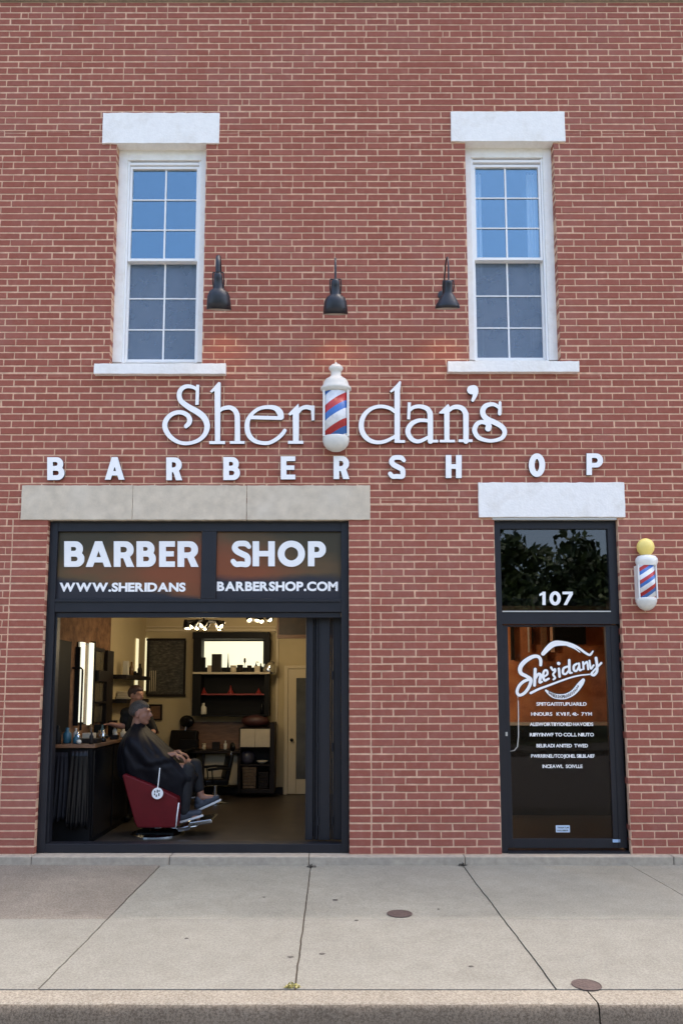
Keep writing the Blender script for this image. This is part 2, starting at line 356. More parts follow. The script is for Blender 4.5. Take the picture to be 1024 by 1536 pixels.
# ------------------------------------------------------------------ letter outlines: union of brush strokes and polygons
def catmull(P, n=10):
    P = [np.array(p, float) for p in P]
    if len(P) == 2: return [P[0]+(P[1]-P[0])*t for t in np.linspace(0,1,28)]
    Q = [2*P[0]-P[1]]+P+[2*P[-1]-P[-2]]; out = []
    for i in range(1, len(Q)-2):
        for t in np.linspace(0, 1, n, endpoint=False):
            a,b,c,d = Q[i-1],Q[i],Q[i+1],Q[i+2]
            out.append(.5*((2*b)+(-a+c)*t+(2*a-5*b+4*c-d)*t*t+(-a+3*b-3*c+d)*t**3))
    out.append(Q[-2]); return out
def outline(strokes, polys, step, grow=0.0):
    S = [catmull(s) for s in strokes]
    allp = [p[:2] for s in S for p in s]+[np.array(p, float) for q in polys for p in q]
    wmax = max([p[2] for s in S for p in s]+[0])
    A = np.array(allp); lo = A.min(0)-wmax/2-grow-3*step; hi = A.max(0)+wmax/2+grow+3*step
    xs = np.arange(lo[0], hi[0], step); ys = np.arange(lo[1], hi[1], step)
    X, Y = np.meshgrid(xs, ys); Fd = np.full(X.shape, 1e9)
    for s in S:
        for a, b in zip(s[:-1], s[1:]):
            d = b[:2]-a[:2]; L2 = max(1e-9, d@d)
            t = np.clip(((X-a[0])*d[0]+(Y-a[1])*d[1])/L2, 0, 1)
            r = (a[2]+(b[2]-a[2])*t)/2
            Fd = np.minimum(Fd, np.hypot(X-a[0]-t*d[0], Y-a[1]-t*d[1])-r)
    for q in polys:
        n = len(q); dist = np.full(X.shape, 1e9); ins = np.zeros(X.shape, bool)
        for i in range(n):
            a = np.array(q[i], float); b = np.array(q[(i+1)%n], float); d = b-a; L2 = max(1e-9, d@d)
            t = np.clip(((X-a[0])*d[0]+(Y-a[1])*d[1])/L2, 0, 1)
            dist = np.minimum(dist, np.hypot(X-a[0]-t*d[0], Y-a[1]-t*d[1]))
            c = (a[1] > Y) != (b[1] > Y)
            with np.errstate(divide='ignore', invalid='ignore'): xi = (b[0]-a[0])*(Y-a[1])/(b[1]-a[1] if b[1] != a[1] else 1e-9)+a[0]
            ins ^= c & (X < xi)
        Fd = np.minimum(Fd, np.where(ins, -dist, dist))
    Fd -= grow; Fd[np.abs(Fd) < 1e-6] = 1e-6
    seg = {}
    ny, nx = Fd.shape; neg = Fd < 0
    code = neg[:-1,:-1]*1+neg[:-1,1:]*2+neg[1:,1:]*4+neg[1:,:-1]*8
    def ept(i, j, e):
        # edges: 0 bottom (i,j)-(i,j+1), 1 right, 2 top, 3 left
        k = {0:('h',i,j),1:('v',i,j+1),2:('h',i+1,j),3:('v',i,j)}[e]; return k
    T = {1:[(3,0)],2:[(0,1)],3:[(3,1)],4:[(1,2)],5:[(3,2),(1,0)],6:[(0,2)],7:[(3,2)],8:[(2,3)],9:[(2,0)],10:[(0,3),(2,1)],11:[(2,1)],12:[(1,3)],13:[(1,0)],14:[(0,3)]}
    for i, j in zip(*np.nonzero((code > 0) & (code < 15))):
        for a, b in T[int(code[i,j])]: seg[ept(i,j,a)] = ept(i,j,b)
    def pos(k):
        o, i, j = k
        if o == 'h': a, b = Fd[i,j], Fd[i,j+1]; t = a/(a-b); return (xs[j]+t*step, ys[i])
        a, b = Fd[i,j], Fd[i+1,j]; t = a/(a-b); return (xs[j], ys[i]+t*step)
    loops = []
    while seg:
        k0, k = seg.popitem(); lp = [k0, k]
        while k in seg:
            k = seg.pop(k)
            lp.append(k)
        if lp[-1] == lp[0]: lp.pop()
        P = [pos(q) for q in lp]
        if len(P) < 6: continue
        out = []
        for q in P:
            if out and math.hypot(q[0]-out[-1][0], q[1]-out[-1][1]) < step*.45: continue
            out.append(q)
        loops.append(out)
    return loops
def fill(loops, depth):
    """filled, extruded mesh from closed loops in x,z world units; local y = thickness (front at -depth/2)"""
    cu = bpy.data.curves.new('outline', 'CURVE'); cu.dimensions = '2D'; cu.fill_mode = 'BOTH'; cu.extrude = depth/2
    for lp in loops:
        sp = cu.splines.new('POLY'); sp.points.add(len(lp)-1); sp.use_cyclic_u = True
        for q, p in zip(lp, sp.points): p.co = (q[0], q[1], 0, 1)
    o = bpy.data.objects.new('outline', cu); COL.objects.link(o)
    return eval_mesh(o)
def lay(me, yfront, depth):
    """x,y,z(curve) -> x, depth, z"""
    n = len(me.vertices); co = np.empty(n*3); me.vertices.foreach_get('co', co); co = co.reshape(-1,3)
    q = np.stack([co[:,0], yfront+depth/2-co[:,2], co[:,1]], 1); me.vertices.foreach_set('co', q.ravel()); me.update()
    return me
def face_mats(me):
    me.update()
    for p in me.polygons: p.material_index = 0 if abs(p.normal.y) > .7 and p.normal.y < 0 else 1
def letter(name, loops, yfront, depth, mats, parent=None):
    me = lay(fill(loops, depth), yfront, depth); me.materials.clear()
    o = link(name, me, mats, parent)
    if len(mats) > 1: face_mats(me)
    return o
GL = {}
def glyph(ch, bold):
    if (ch, bold) in GL: return GL[(ch, bold)]
    cu = bpy.data.curves.new('glyph', 'FONT'); cu.body = ch; cu.size = 1; cu.offset = bold; cu.extrude = .5; cu.resolution_u = 6
    o = bpy.data.objects.new('glyph', cu); COL.objects.link(o); me = eval_mesh(o)
    n = len(me.vertices); co = np.empty(n*3); me.vertices.foreach_get('co', co); co = co.reshape(-1,3)
    GL[(ch, bold)] = (co, [tuple(p.vertices) for p in me.polygons]); bpy.data.meshes.remove(me)
    return GL[(ch, bold)]
def glyph_into(mb, ch, x0, x1, z0, z1, yf, depth, bold=.03, shear=0):
    co, fs = glyph(ch, bold); lo = co.min(0); hi = co.max(0)
    t = (co-lo)/np.maximum(hi-lo, 1e-6)
    z = z0+t[:,1]*(z1-z0); x = x0+t[:,0]*(x1-x0)+shear*(z-z0)
    mb.add(np.stack([x, yf+(1-t[:,2])*depth, z], 1).tolist(), fs)
def textline(mb, s, px0, px1, py0, py1, yf, depth, bold=.03, gap=.045, spacew=.3):
    """text fitted into a photo rectangle on plane yf, natural proportions"""
    ws = []
    for ch in s:
        if ch == ' ': ws.append(None); continue
        co, _ = glyph(ch, bold); ws.append((co.min(0), co.max(0)))
    capH = glyph('H', bold)[0][:,1]; y0, y1 = capH.min(), capH.max()
    tot = sum((spacew if w is None else w[1][0]-w[0][0]) for w in ws)+gap*(len(s)-1)
    X0 = xx(px0,(py0+py1)/2,yf); X1 = xx(px1,(py0+py1)/2,yf); Z0 = zy(py1,yf); Z1 = zy(py0,yf)
    kx = (X1-X0)/tot; kz = (Z1-Z0)/(y1-y0); x = X0
    for ch, w in zip(s, ws):
        if w is None: x += (spacew+gap)*kx; continue
        wd = (w[1][0]-w[0][0])*kx
        glyph_into(mb, ch, x, x+wd, Z0+(w[0][1]-y0)*kz, Z0+(w[1][1]-y0)*kz, yf, depth, bold); x += wd+gap*kx

# plain block capitals drawn in a unit box (x right, y down); widths in units of the cap height
def unit_letter(ch, w, asp, round_=1.0):
    """strokes, polygons for one capital; w stroke width, asp = box width / height; x runs 0..asp"""
    h = w/2; A = asp; r = lambda a,b,c,d: [(a,b),(c,b),(c,d),(a,d)]
    if ch == 'H': return [], [r(0,0,w,1), r(A-w,0,A,1), r(0,.5-w*.42,A,.5+w*.40)]
    if ch == 'E': return [], [r(0,0,w,1), r(0,0,A,w*.82), r(0,.5-w*.42,A*.93,.5+w*.36), r(0,1-w*.82,A,1)]
    if ch == 'A': return [], [[(A/2-w*.52,0),(A/2+w*.52,0),(w*1.03,1),(0,1)], [(A/2-w*.52,0),(A/2+w*.52,0),(A,1),(A-w*1.03,1)], r(A*.26,.62,A*.74,.62+w*.78)]
    if ch in 'RPB':
        b = .56 if ch != 'B' else .50; q = w*.84; rx = A*(.97 if ch != 'B' else .93)-h
        def bowl(y0, y1, rx):
            c = (y0+y1)/2; R = (y1-y0)/2; x0 = max(w*.6, rx-R*1.05)
            return [[(h,y0,q),(x0,y0,q)], [(x0,y0,q),(x0+(rx-x0)*.55,y0+R*.13,w*.92),(rx-(rx-x0)*.08,c-R*.42,w),(rx,c,w),(rx-(rx-x0)*.08,c+R*.42,w),(x0+(rx-x0)*.55,y1-R*.13,w*.92),(x0,y1,q)], [(x0,y1,q),(h,y1,q)]]
        S = bowl(q/2, b-q*.06, rx)
        P = [r(0,0,w,1)]
        if ch == 'B': S += bowl(b-q*.06, 1-q/2, A-h)
        if ch == 'R': P.append([(A*.38,b-q*.3),(A*.38+w*1.05,b-q*.3),(A,1),(A-w*1.12,1)])
        return S, P
    if ch == 'O':
        n = 28; return [[(A/2+(A/2-h)*math.cos(2*PI*k/n)*1, .5+(.5-w*.46)*math.sin(2*PI*k/n), w*(.92+.08*abs(math.cos(2*PI*k/n)))) for k in range(n+1)]], []
    if ch == 'S':
        w *= .88; h = w/2; q = w*.9; return [[(A*.90,.23,q*.8),(A*.76,.125,q),(A*.54,q/2,q),(A*.27,.13,q),(A*.16,.27,w),(A*.27,.40,w),(A*.52,.50,w),(A*.78,.60,w),(A-h*1.05,.735,w),(A*.80,.90,q),(A*.47,1-q/2,q),(A*.22,.90,q),(A*.07,.79,q*.9)]], []
    if ch == '1': return [], [r(A*.42,0,A*.42+w,1), [(A*.42+w,0),(A*.42+w*.4,0),(0,.16),(0,.34),(A*.42+w,.14)]]
    if ch == '7': return [], [r(0,0,A,w*.85), [(A-w*1.1,w*.6),(A,0),(A,w*.9),(A*.42,1),(A*.42-w*1.05,1)]]
    if ch == '0': return unit_letter('O', w, asp)
def px_letter(ch, x0, x1, y0, y1, w, step=.32):
    k = y1-y0; S, P = unit_letter(ch, w, (x1-x0)/k)
    return outline([[(x0+a*k, y0+b*k, c*k) for a,b,c in s] for s in S], [[(x0+a*k, y0+b*k) for a,b in q] for q in P], step)
#==SECTION2==
SUN, SKY, EXPO, DUST, LAMP, GOOSE = 0.5, 0.15, 1.83, 4.5, 11, 1.3
def to_world(loops, y): return [[(xx(p[0],p[1],y), zy(p[1],y)) for p in lp] for lp in loops]
# ================================================================== BUILDING
ZP = zy(1285, -.10)                       # top of the stone plinth
ZT = zy(3.5, 0)                             # top of the brickwork
FL = ZP+.015                              # shop floor
HX = 6.6                                  # half width of the facade
bld = empty('brick_building', (0, .15, 0), 'two storey red brick building with white lintels and two shop openings at street level', 'building')

# openings (x0, x1, z0, z1)
YF = .09
wl = dict(L=xx(179,230,YF), R=xx(311.5,230,YF)); wr = dict(L=xx(695,230,YF), R=xx(826,230,YF))
SH = (-.0419*72, .00195*72); DR = (.0231*72, .0411*72)
OPEN = [(wl['L'], wl['R'], zy(561,-.05), zy(200)), (wr['L'], wr['R'], zy(558,-.05), zy(198)),
        (SH[0], SH[1], ZP-.01, zy(755)), (DR[0], DR[1], ZP-.01, zy(750))]

# ---- brick wall: every brick a chamfered block laid in a mortar bed
mb = MB(); CH = .0762; ch = .004
def brick(x0, x1, z0, z1):
    if x1-x0 < .012 or z1-z0 < .01: return
    j = lambda a: random.uniform(-a, a)
    y = -.0015+j(.0018); tw = j(.0009); sk1 = j(.0022)+(j(.006) if random.random() < .06 else 0); sk2 = j(.0022)
    xa, xb = x0+j(.0015), x1+j(.0015); yb = .15
    if x1-x0 < .05: sk1 = sk2 = 0
    o = [(xa+sk1, z0+tw), (xb+sk2, z0-tw), (xb-sk2, z1-tw*.8), (xa-sk1, z1+tw)]
    i = [(xa+sk1+ch, z0+tw+ch), (xb+sk2-ch, z0-tw+ch), (xb-sk2-ch, z1-tw*.8-ch), (xa-sk1+ch, z1+tw-ch)]
    v = [(p[0], yb, p[1]) for p in o]+[(p[0], y+ch*.7, p[1]) for p in o]+[(p[0], y, p[1]) for p in i]
    f = [(8,9,10,11)]
    for k in range(4):
        n = (k+1)%4; f += [(k+4, n+4, n+8, k+8), (k, n, n+4, k+4)]
    mb.add(v, f, 0)
def subtract(segs, a, b):
    out = []
    for s in segs:
        if b <= s[0] or a >= s[1]: out.append(s); continue
        if a > s[0]: out.append((s[0], a))
        if b < s[1]: out.append((b, s[1]))
    return out
z = ZP; row = 0; GJ = .0128
shop_z = (ZP, zy(780))
while z < ZT-.02:
    z1 = min(z+CH, ZT)
    bricks = []
    instack = z < shop_z[1]-.03
    # x breaks of this course: running bond on a common grid
    PW = .2375; n0 = int(HX/PW)+2; off = (0 if row % 2 else PW/2)+random.uniform(-.004, .004)
    brk = [(k*PW+off+random.uniform(-.005, .005), random.random()) for k in range(-n0, n0+1)]
    hi = z > 5.2
    x = brk[0][0]; 
    for (xa_, _), (xb_, q) in zip(brk[:-1], brk[1:]):
        if q < (.07 if hi else .02): continue                    # head joint pointed over: reads as one long brick
        g = random.choice((.009,.011,.013))
        if q > (.955 if hi else .975): m_ = x+(xb_-x)*random.choice((.5,.5,.35,.65)); bricks.append([x, m_-g*.6]); x = m_
        bricks.append([x, xb_-g]); x = xb_
    if instack:   # straight-jointed piers either side of the shop opening
        out = []
        SL = SH[0]-.36; SR = SH[1]+.215
        for a, b in bricks:
            for s in subtract(subtract([(a, b)], SL-.012, SH[0]), SH[1], SR+.012): out.append(list(s))
        out.append([SL, SH[0]]); out.append([SH[1], SR]); bricks = out
    zb, zt = z+GJ/2, z1-GJ/2
    cuts = sorted({zb, zt}|{c for o in OPEN for c in (o[2], o[3]) if zb < c < zt})
    for c0, c1 in zip(cuts[:-1], cuts[1:]):
        m_ = (c0+c1)/2
        for a, b in bricks:
            segs = [(max(a,-HX), min(b,HX))]
            for o in OPEN:
                if o[2] < m_ < o[3]: segs = subtract(segs, o[0], o[1])
            for s in segs: brick(s[0], s[1], c0, c1)
    z = z1; row += 1
# mortar bed and the body of the wall behind it
YM = .0012
xs_ = sorted({-HX, HX}|{v for o in OPEN for v in o[:2]})
for a, b in zip(xs_[:-1], xs_[1:]):
    ra, rb = a, b
    hs = sorted([(o[2], o[3]) for o in OPEN if o[0] <= a+1e-6 and o[1] >= b-1e-6]); z0 = ZP
    for h0, h1 in hs:
        if h0 > z0+.001: mb.box(ra, rb, YM, .26, z0, h0, 1)
        z0 = h1
    mb.box(ra, rb, YM, .26, z0, ZT, 1)
wall = build('wall', mb, ['brick', 'mortar'], bld)

# ---- coping, plinth, lintels, sills
mb = MB(); mb.box(-HX-.05, HX+.05, -.035, .32, ZT+.012, ZT+.14)
mb.box(-HX, HX, .006, .3, ZT, ZT+.0115)
build('coping', mb, 'plinth', bld, bevel=.01)
mb = MB(); jx = [-HX, xx(-180,1290,-.1), xx(47,1290,-.1), xx(254,1290,-.1), xx(463,1290,-.1), xx(697,1290,-.1), xx(1010,1290,-.1), HX]
for a, b in zip(jx[:-1], jx[1:]): mb.box(a+.003, b-.003, -.10+random.uniform(-.002,.002), .262, -.05, ZP+random.uniform(-.001,.001))
build('plinth', mb, 'plinth', bld, bevel=.008)
mb = MB(); mb.box(-HX, HX, -.085, .262, -.06, ZP-.008); build('plinth_joint', mb, 'joint', bld)
def ragged_slab(name, px0, px1, py0, py1, yf, m, yb=.02, label=None, cuts=(), seed=0, amp=.004):
    """dressed stone with slightly irregular arrises"""
    r = random.Random(seed); mb = MB(); edges = [px0]+list(cuts)+[px1]; pm = (py0+py1)/2
    for i, (a, b) in enumerate(zip(edges[:-1], edges[1:])):
        X0 = xx(a,pm,yf)+(.0022 if i else 0); X1 = xx(b,pm,yf)-(.0022 if i < len(edges)-2 else 0); Z0 = zy(py1,yf); Z1 = zy(py0,yf)
        nx = max(4, int((X1-X0)/.05)); nz = max(2, int((Z1-Z0)/.05)); pts = []
        for k in range(nx): pts.append((X0+(X1-X0)*k/nx, Z0+r.uniform(-amp,amp)*.6))
        for k in range(nz): pts.append((X1+r.uniform(-amp,amp)*.6, Z0+(Z1-Z0)*k/nz))
        for k in range(nx): pts.append((X1-(X1-X0)*k/nx, Z1+r.uniform(-amp,amp)))
        for k in range(nz): pts.append((X0+r.uniform(-amp,amp)*.6, Z1-(Z1-Z0)*k/nz))
        mb.prism_xz(pts, yf+r.uniform(0,.002), yb)
    o = build(name, mb, m, bld, bevel=.003)
    if label: o['label'] = label
    return o
ragged_slab('lintel', 154, 329, 169, 214.5, -.022, 'white_stone', YF+.02, 'white painted stone lintel over the left upper window', seed=1)
ragged_slab('lintel', 676, 847, 167, 211.5, -.022, 'white_stone', YF+.02, 'white painted stone lintel over the right upper window', seed=2)
ragged_slab('lintel', 32, 555, 728, 779.5, -.015, 'limestone', .05, 'beige stone lintel of three blocks over the shop opening', cuts=(199, 370), seed=3, amp=.003)
ragged_slab('lintel', 717.5, 936.5, 723.5, 775.5, -.03, 'white_stone', .05, 'white painted stone lintel over the door', seed=4)
mb = MB(); mb.box(xx(34,750)+.01, xx(553,750)-.01, .012, .06, zy(778), zy(730)); build('lintel_joint', mb, 'mortar', bld)
# brickwork soffit packing behind the two street level lintels
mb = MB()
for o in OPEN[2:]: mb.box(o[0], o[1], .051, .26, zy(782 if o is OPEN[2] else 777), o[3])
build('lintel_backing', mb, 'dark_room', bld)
ragged_slab('sill', 141, 338.5, 545, 560.5, -.06, 'white_stone', YF+.05, 'white stone sill of the left upper window', seed=5, amp=.003)
ragged_slab('sill', 671.5, 868.5, 541.5, 557.5, -.06, 'white_stone', YF+.05, 'white stone sill of the right upper window', seed=6, amp=.003)
# grey flashing strip under the door lintel
mb = MB(); rectx(mb, 738, 924, 776.2, 779.5, -.012, .04); build('flashing', mb, 'silver', bld)

# ---- sash windows
def sash_window(L, R, gl, gr, ytop, ygroove, gtop, rail, gbot, sill, mv, mh, mv2, mh2, label):
    w = bpy.data.objects.new('window', None); COL.objects.link(w); w.parent = bld
    w.location = Vector(((xx(L,400,YF)+xx(R,400,YF))/2, YF, zy(sill,YF)))-wloc(bld); w['label'] = label
    X = lambda px, py=400, y=YF: xx(px, py, y)
    xl, xr = X(L,230), X(R,230)
    zt, zs = zy(ytop-12,YF), zy(sill-1,YF)
    mb = MB()                                   # casing: head, two jambs, sub sill, stepped inner stop
    cw = .055
    gl_, gr_ = X(gl,253,YF+.03), X(gr,253,YF+.03)
    mb.box(xl, gl_-.05, YF, YF+.12, zs, zt)
    mb.box(gr_+.05, xr, YF, YF+.12, zs, zt)
    mb.box(gl_-.05, gr_+.05, YF+.001, YF+.12, zy(ygroove,YF), zt)
    mb.box(gl_-.05, gr_+.05, YF+.006, YF+.12, zs, zy(gbot+5,YF))
    build('frame', mb, 'white_paint', w, bevel=.004)
    mb = MB()                                   # stops
    mb.box(gl_-.0495, gl_-.028, YF+.016, YF+.11, zy(gbot+5,YF), zy(ygroove,YF)-.001)
    mb.box(gr_+.028, gr_+.0495, YF+.016, YF+.11, zy(gbot+5,YF), zy(ygroove,YF)-.001)
    mb.box(gl_-.028, gr_+.028, YF+.016, YF+.11, zy(ygroove+6,YF), zy(ygroove+2.2,YF))
    build('stop', mb, 'vinyl', w, bevel=.002)
    # upper sash
    y0 = YF+.03; mb = MB(); s = .026
    za, zb = zy(rail,y0), zy(gtop,y0)
    mb.box(gl_-s, gl_, y0, y0+.035, za-.03, zb+.03); mb.box(gr_, gr_+s, y0, y0+.035, za-.03, zb+.03)
    mb.box(gl_, gr_, y0+.0005, y0+.035, zb, zb+.03); mb.box(gl_, gr_, y0-.004, y0+.035, za-.03, za)
    us = build('upper_sash', mb, 'vinyl', w, bevel=.002)
    mb = MB(); m_ = .006
    mx = X(mv,320,y0)
    mb.box(mx-.009, mx+.009, y0+.0155, y0+.022, za, zb)
    for h in mh: mb.box(gl_, gr_, y0+.0145, y0+.0225, zy(h,y0)-m_, zy(h,y0)+m_)
    build('muntin', mb, 'vinyl', us)
    mb = MB(); mb.box(gl_, gr_, y0+.023, y0+.027, za, zb); build('pane', mb, 'glass_up', us)
    # lower sash, set further in, with an insect screen in front
    y1 = y0+.045; za2, zb2 = zy(gbot,y1), zy(rail+7,y1); e = .010; gl2, gr2 = gl_-e, gr_+e
    mb = MB()
    mb.box(gl2-.02, gl2, y1, y1+.035, za2-.03, zb2+.035); mb.box(gr2, gr2+.02, y1, y1+.035, za2-.03, zb2+.035)
    mb.box(gl2, gr2, y1+.0005, y1+.035, za2-.03, za2); mb.box(gl2, gr2, y1+.0005, y1+.035, zb2, zb2+.035)
    ls = build('lower_sash', mb, 'vinyl', w, bevel=.002)
    mb = MB(); mx = X(mv2,460,y1)
    mb.box(mx-.009, mx+.009, y1+.0155, y1+.022, za2, zb2)
    for h in mh2: mb.box(gl2, gr2, y1+.0145, y1+.0225, zy(h,y1)-m_, zy(h,y1)+m_)
    build('muntin', mb, 'vinyl', ls)
    mb = MB(); mb.box(gl2, gr2, y1+.023, y1+.027, za2, zb2); build('pane', mb, 'glass_lo', ls)
    mb = MB(); mb.box(gl2, gr2, y1+.0226, y1+.0229, za2, zb2); build('insect_screen', mb, M['screen'], w)
    return gl_, gr_, za2, zb
# insect screen: fine dark wires over a see-through field
m = bpy.data.materials.new('insect_screen'); m.use_nodes = True; nt = m.node_tree; N = nt.nodes; Lk = nt.links
b = N['Principled BSDF']; b.inputs['Base Color'].default_value = (.165,.23,.32,1); b.inputs['Roughness'].default_value = .7
tr = N.new('ShaderNodeBsdfTransparent'); mx = N.new('ShaderNodeMixShader'); tc = N.new('ShaderNodeTexCoord'); nz = N.new('ShaderNodeTexNoise')
nz.inputs['Scale'].default_value = 5; nz.inputs['Detail'].default_value = 8; cr = N.new('ShaderNodeMapRange'); cr.inputs[1].default_value = .35; cr.inputs[2].default_value = .65
cr.inputs[3].default_value = .42; cr.inputs[4].default_value = .62
Lk.new(tc.outputs['Object'], nz.inputs['Vector']); Lk.new(nz.outputs['Fac'], cr.inputs[0]); Lk.new(cr.outputs[0], mx.inputs[0])
Lk.new(tr.outputs[0], mx.inputs[1]); Lk.new(b.outputs[0], mx.inputs[2]); Lk.new(mx.outputs[0], N['Material Output'].inputs[0]); M['screen'] = m
GW = sash_window(179, 311.5, 199.5, 295.5, 224, 240, 253.5, 388, 539, 544, 247.5, (298.7,343.8), 246, (447,493.7), 'left upper sash window reflecting clear blue sky')
GR = sash_window(695, 826, 712, 806, 223, 236, 250.7, 386.5, 536.5, 541, 759, (295.8,341), 762, (443,491), 'right upper sash window with pale curtains behind the glass')
# rooms behind the two windows
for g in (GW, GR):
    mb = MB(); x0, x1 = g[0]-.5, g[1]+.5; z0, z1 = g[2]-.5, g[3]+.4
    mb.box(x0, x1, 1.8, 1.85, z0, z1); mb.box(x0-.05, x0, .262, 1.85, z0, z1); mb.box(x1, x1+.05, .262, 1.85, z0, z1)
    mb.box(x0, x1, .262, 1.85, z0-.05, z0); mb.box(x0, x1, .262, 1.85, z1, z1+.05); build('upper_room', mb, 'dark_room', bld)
def curtain(x0, x1, z0, z1, y, label, drop=0):
    mb = MB(); n = 40; v = []; f = []
    for i in range(n+1):
        t = i/n; x = x0+(x1-x0)*t; yy = y+.012*math.sin(t*22)
        v += [(x, yy, z0), (x, yy, z1), (x, yy+.003, z0), (x, yy+.003, z1)]
    for i in range(n):
        a = i*4; f += [(a, a+4, a+5, a+1), (a+2, a+3, a+7, a+6)]
    mb.add(v, f); o = build('curtain', mb, mat('sheer_curtain', (.55,.58,.60), .9), None, smooth=True)
    tag(o, label, 'curtain', 'pale curtains behind the right upper window')
curtain(GR[0]-.03, GR[0]+.10, GR[2]+.0, GR[3]+.05, .30, 'pale curtain hanging at the left edge of the right upper window')
curtain(GR[1]-.09, GR[1]+.03, GR[2]+.0, GR[3]+.05, .30, 'pale curtain hanging at the right edge of the right upper window')

# ---- shop opening
YS = .06                                  # front plane of the dark metal frames
shop = bpy.data.objects.new('shop_window', None); COL.objects.link(shop); shop.parent = bld
shop.location = Vector((sum(SH)/2, YS, ZP))-wloc(bld); shop['label'] = 'wide open shop front in dark metal with printed panels above'
x0, x1 = SH; zt = zy(780.5, .05); zp0, zp1 = zy(898,YS), zy(797,YS); zm = zy(918, YS)
mb = MB()
jw = .085
mb.box(x0, x0+jw, YS, YS+.14, ZP+.002, zt); mb.box(x1-jw*.95, x1, YS, YS+.14, ZP+.002, zt)
mb.box(x0+jw, x1-jw*.95, YS+.002, YS+.14, zp1, zt)
mb.box(x0+jw, x1-jw*.95, YS+.002, YS+.14, zm, zp0)
mb.box(xx(302,850,YS), xx(324,850,YS), YS+.003, YS+.14, zp0, zp1)
mb.box(x0+jw, x1-jw*.95, YS+.002, YS+.14, ZP+.002, zy(1266,YS))
build('frame', mb, 'charcoal', shop, bevel=.004)
mb = MB()                                 # raised beads and drip rail
mb.box(x0+jw+.004, x1-jw, YS-.012, YS+.001, zy(903,YS), zy(900,YS))
mb.box(x0+.012, x0+.022, YS-.008, YS-.001, ZP+.01, zt-.02); mb.box(x1-.022, x1-.012, YS-.008, YS-.001, ZP+.01, zt-.02)
mb.box(x0+jw+.02, x1-jw, YS+.03, YS+.06, zm-.055, zm-.001)
mb.box(x0+jw+.001, x0+jw+.022, YS+.03, YS+.12, zy(1266,YS), zm-.001)
build('bead', mb, 'charcoal', shop, bevel=.002)
mb = MB(); mb.box(x0, x1, YS-.005, YS+.03, zt+.001, zt+.018); build('head_trim', mb, 'bark', shop)
YPn = YS+.035
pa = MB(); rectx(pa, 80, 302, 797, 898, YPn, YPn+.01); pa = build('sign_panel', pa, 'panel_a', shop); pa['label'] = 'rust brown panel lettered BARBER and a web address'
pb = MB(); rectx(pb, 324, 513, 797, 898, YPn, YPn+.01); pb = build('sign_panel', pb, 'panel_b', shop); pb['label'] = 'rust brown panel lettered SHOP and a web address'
def bigword(spec, y0, y1, w):
    lo = []
    for c, a, b in spec:
        e = .8 if c in 'SO' else 0; lo += px_letter(c, a, b, y0-e, y1+e, w)
    letter('lettering', to_world(lo, YPn-.012), YPn-.012, .0095, ['letter_white'], shop)
k = 235/1024
bigword([('B',75+94*k,75+225*k),('A',75+235*k,75+402*k),('R',75+418*k,75+551*k),('B',75+566*k,75+692*k),('E',75+714*k,75+817*k),('R',75+834*k,75+972*k)], 811.8, 850.3, .262)
bigword([('S',310+164*k,310+289*k),('H',310+300*k,310+445*k),('O',310+464*k,310+642*k),('P',310+661*k,310+782*k)], 811.8, 849.3, .262)
mb = MB(); textline(mb, 'WWW.SHERIDANS', 89.5, 278.5, 874, 887.5, YPn-.003, .0025, .042, gap=.035); build('lettering', mb, 'letter_white', shop)
mb = MB(); textline(mb, 'BARBERSHOP.COM', 325.5, 506.5, 872.5, 886.5, YPn-.003, .0025, .042, gap=.03); build('lettering', mb, 'letter_white', shop)
# folded glazed leaves stacked at the right jamb
def leaf(x0, x1, y0, y1):
    lf = bpy.data.objects.new('folding_leaf', None)
    mb = MB(); z0, z1 = zy(1266,YS)+.012, zm-.03
    mb.box(x0, x1, y0, y0+.055, z0, z1); mb.box(x0, x1, y1-.055, y1, z0, z1)
    mb.box(x0+.001, x1-.001, y0+.055, y1-.055, z0, z0+.09); mb.box(x0+.001, x1-.001, y0+.055, y1-.055, z1-.06, z1)
    mb.box(x0+.012, x0+.018, y0-.006, y0, z0, z1)
    bpy.data.objects.remove(lf)
    o = build('folding_leaf', mb, 'charcoal', shop, bevel=.003)
    mb = MB(); mb.box((x0+x1)/2-.003, (x0+x1)/2+.003, y0+.056, y1-.056, z0+.091, z1-.061); build('pane', mb, 'glass_door', o)
lx = xx(458,1080,YS+.1)
leaf(lx-.0, lx+.076, .21, .80)
leaf(lx+.082, lx+.104, .24, .80)
leaf(lx+.109, lx+.132, .215, .80)
leaf(lx+.136, lx+.255, .202, .80)
leaf(lx+.262, lx+.280, .235, .80)
leaf(lx+.285, lx+.372, .215, .80)
mb = MB()
for hz in (.25, 1.0, 1.75):
    for hx in (lx+.134, lx+.283):
        mb = MB(); mb.lathe([(.009,0),(.009,.09)], (hx, .200, ZP+hz), 10); build('hinge', mb, 'charcoal', shop)

